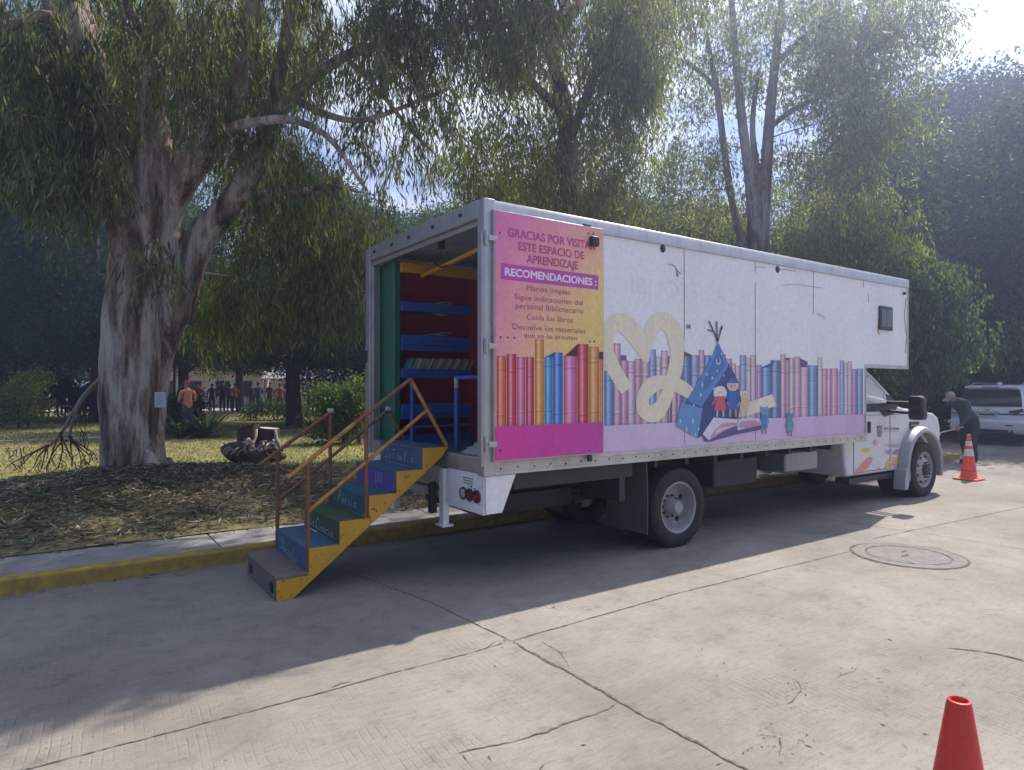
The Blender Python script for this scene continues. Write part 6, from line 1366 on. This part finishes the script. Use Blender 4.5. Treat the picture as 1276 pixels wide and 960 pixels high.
# ------------------------------------------------------------------ white car
cv = empty('parked_car', 'white sport utility car parked facing away behind the orange cone', 'car', (18.75, 3.12, 0))
def cp(mb, name, mats, parent=None, **k): o = mb.build(name, mats, parent or cv, **k); return o
def section(x, wl, zb, zs, zt, wt):    # half outline of the body at x: wl lower half-width, zs shoulder height, wt roof half-width
    h = [(wl*.86,zb),(wl*.97,zb+.10),(wl,zb+.35),(wl,zs-.12),(wl*.985,zs),(wl*.93,zs+.05),(wt*1.04,zt-.14),(wt*.97,zt-.05),(wt*.8,zt)]
    return [(x,-a,z) for a, z in h]+[(x,a,z) for a, z in reversed(h)]
secs = [(0.0,.90,.55,.98,1.02,.84),(.03,.93,.42,1.02,1.08,.86),(.07,.95,.36,1.05,1.12,.84),(.18,.955,.33,1.06,1.38,.78),(.36,.96,.31,1.06,1.60,.70),(.55,.965,.30,1.05,1.68,.68),(1.4,.965,.28,1.04,1.71,.68),(2.4,.965,.28,1.03,1.71,.68),(2.9,.965,.28,1.02,1.64,.66),(3.4,.96,.28,1.01,1.28,.72),(3.75,.955,.28,1.0,1.07,.80),(4.4,.93,.30,.92,.99,.78),(4.72,.86,.34,.80,.88,.68),(4.82,.75,.42,.70,.74,.58)]
m = MB(); S = [section(*s) for s in secs]; n_ = len(S[0]); vs = [p for s in S for p in s]
m.add(vs, [(j*n_+i, j*n_+(i+1)%n_, (j+1)*n_+(i+1)%n_, (j+1)*n_+i) for j in range(len(S)-1) for i in range(n_)]+[tuple(range(n_)), tuple((len(S)-1)*n_+i for i in range(n_))])
CARW = paint('white_car_paint', (.86,.86,.88,1), .16, dirt=.1, scale=2, bump=0)
body = cp(m, 'body', CARW, smooth=60)
m = MB(); m.add([(-.0,-.80,1.10),(-.0,.80,1.10),(.345,.665,1.56),(.345,-.665,1.56)], [(0,3,2,1)]); m.v = [(p[0]+.055, p[1], p[2]) for p in m.v]
m = MB(); vs = []
for (x, w_, z) in ((.045,.80,1.10),(.115,.775,1.27),(.235,.72,1.45),(.335,.665,1.565)): vs += [(x-.012,-w_,z),(x-.028,-w_*.5,z),(x-.032,0,z),(x-.028,w_*.5,z),(x-.012,w_,z)]
m.add(vs, [(j*5+i, j*5+i+1, (j+1)*5+i+1, (j+1)*5+i) for j in range(3) for i in range(4)]); cp(m, 'rear_window', DGLASS, body, smooth='all', fixn=False)
m = MB(); m.prism([(.22,1.60),(.24,1.665),(.60,1.70),(.60,1.66),(.36,1.62)], 'y', -.66, .66); sp2 = cp(m, 'spoiler', CARW, body, bevel=.015); m = MB(); m.box((.213,-.20,1.618),(.235,.20,1.64)); m.build('brake_light', REDLENS, sp2)
for s in (-1, 1):
    m = MB(); m.add([(-.018,s*.50,.965),(-.018,s*.52,.925),(-.01,s*.80,.865),(.02,s*.93,.86),(.16,s*.972,.92),(.16,s*.965,1.03),(.03,s*.935,1.04),(-.012,s*.80,1.04)], [tuple(range(8))])
    m.add([(x+.05, y*.97, z) for x, y, z in m.v[:8]], [tuple(range(8))]); m.add(m.v[:8]+m.v[8:16], [(i,(i+1)%8,8+(i+1)%8,8+i) for i in range(8)]); cp(m, 'tail_light', REDLENS, body)
    m = MB(); m.tube([(.65,s*.62,1.70),(.75,s*.62,1.755),(2.5,s*.62,1.755),(2.65,s*.62,1.70)], .018, 8); cp(m, 'roof_rail', ALU, body, smooth=True)
    m = MB(); 
    for (xa, xb) in ((.45,1.35),(1.45,2.35),(2.42,3.2)):
        m.add([(xa,s*.955,1.07),(xb,s*.955,1.07),(xb-(.45 if xb > 3 else .02),s*.775 if xb < 3 else s*.84,1.55 if xb < 3 else 1.36),(xa+.03,s*.765,1.56)], [(0,1,2,3)])
    m.v = [(x, y+s*.006, z) for x, y, z in m.v]; cp(m, 'side_window', DGLASS, body)
    m = MB(); m.box((3.0,s*.97-.06,1.02),(3.18,s*.97+.16 if s > 0 else s*.97+.06,1.16)) if s > 0 else m.box((3.0,-1.15,1.02),(3.18,-.93,1.16)); cp(m, 'wing_mirror', CARW, body, bevel=.03)
m = MB(); m.box((-.022,-.26,.80),(-.008,.26,.93)); pl = cp(m, 'number_plate', paint('plate_white', (.6,.6,.6,1), .4), body); m = MB(); m.box((-.024,-.2,.845),(-.0225,.2,.885)); m.build('plate_characters', STEEL, pl)
m = MB(); m.box((-.02,-.30,.79),(-.0085,.30,.80)); m.box((-.03,-.30,.935),(.0,.30,.965)); cp(m, 'plate_trim', CHROME, body)
m = MB(); m.prism([(-.06,.42),(-.085,.52),(-.075,.68),(-.02,.72),(.2,.72),(.2,.36),(.0,.36)], 'y', -.93, .93); bmp = cp(m, 'rear_bumper', CARW, body, bevel=.05, seg=3)
m = MB(); m.box((-.078,-.62,.34),(.1,.62,.46)); m.build('diffuser', BLACK, bmp, bevel=.02); 
for s in (-1, 1): m = MB(); m.tube([(-.10,s*.55,.42),(.05,s*.55,.42)], .04, 12); m.build('exhaust_tip', CHROME, bmp, smooth=True); m = MB(); m.box((-.088,s*.55-.09,.56),(-.07,s*.55+.09,.59)); m.build('reflector', REDLENS, bmp)
m = MB(); m.lathe([(0,-.012),(.05,-.01),(.055,0)], (-.012,0,1.01), 'x', 20); cp(m, 'badge', CHROME, body)
m = MB(); m.box((.75,-.03,1.70),(1.0,.03,1.78)); cp(m, 'roof_antenna', CARW, body, bevel=.02)
for x in (.98, 3.86):
    for s in (-1, 1):
        e = bpy.data.objects.new('wheel', None); COL.objects.link(e); e.parent = cv; e.location = (x, s*.86, .36)
        m = MB(); m.lathe(tyre_prof(.24, .36), (0,0,0), 'y', 40); m.build('tyre', RUBBER, e, smooth=True)
        m = MB(); m.lathe([(.24,.09*s),(.22,.10*s),(.20,.04*s),(.06,.06*s),(0,.07*s)], (0,0,0), 'y', 30)
        for k in range(5): m.box((-.02,(.05*s if s > 0 else -.105),.03),(.02,(.105 if s > 0 else .05*s),.22), 0, Matrix.Rotation(2*math.pi*k/5, 4, 'Y'))
        m.build('rim', ALU, e, smooth=True)
        m = MB(); m.lathe([(.39,.11*s),(.42,.112*s),(.41,.09*s)], (x,s*.86,.36), 'y', 36); m.build('arch_trim', BLACK, body) if False else None
# ------------------------------------------------------------------ thin haze volume added to lift the blacks like lens glare
hz = MB(); hz.box((-70,-45,-1.03),(110,100,21)); hm = bpy.data.materials.new('haze'); hm.use_nodes = True; N = hm.node_tree.nodes; L = hm.node_tree.links; N.remove(N['Principled BSDF'])
pv = N.new('ShaderNodeVolumePrincipled'); pv.inputs['Density'].default_value = HAZE; pv.inputs['Color'].default_value = (.55,.63,1.0,1); pv.inputs['Anisotropy'].default_value = .75; L.new(pv.outputs[0], N['Material Output'].inputs['Volume'])
if HAZE > 0: o = hz.build('haze', hm); tag(o, kind='stuff'); o['label'] = 'thin pale haze volume added to imitate lens glare'; o['category'] = 'haze'
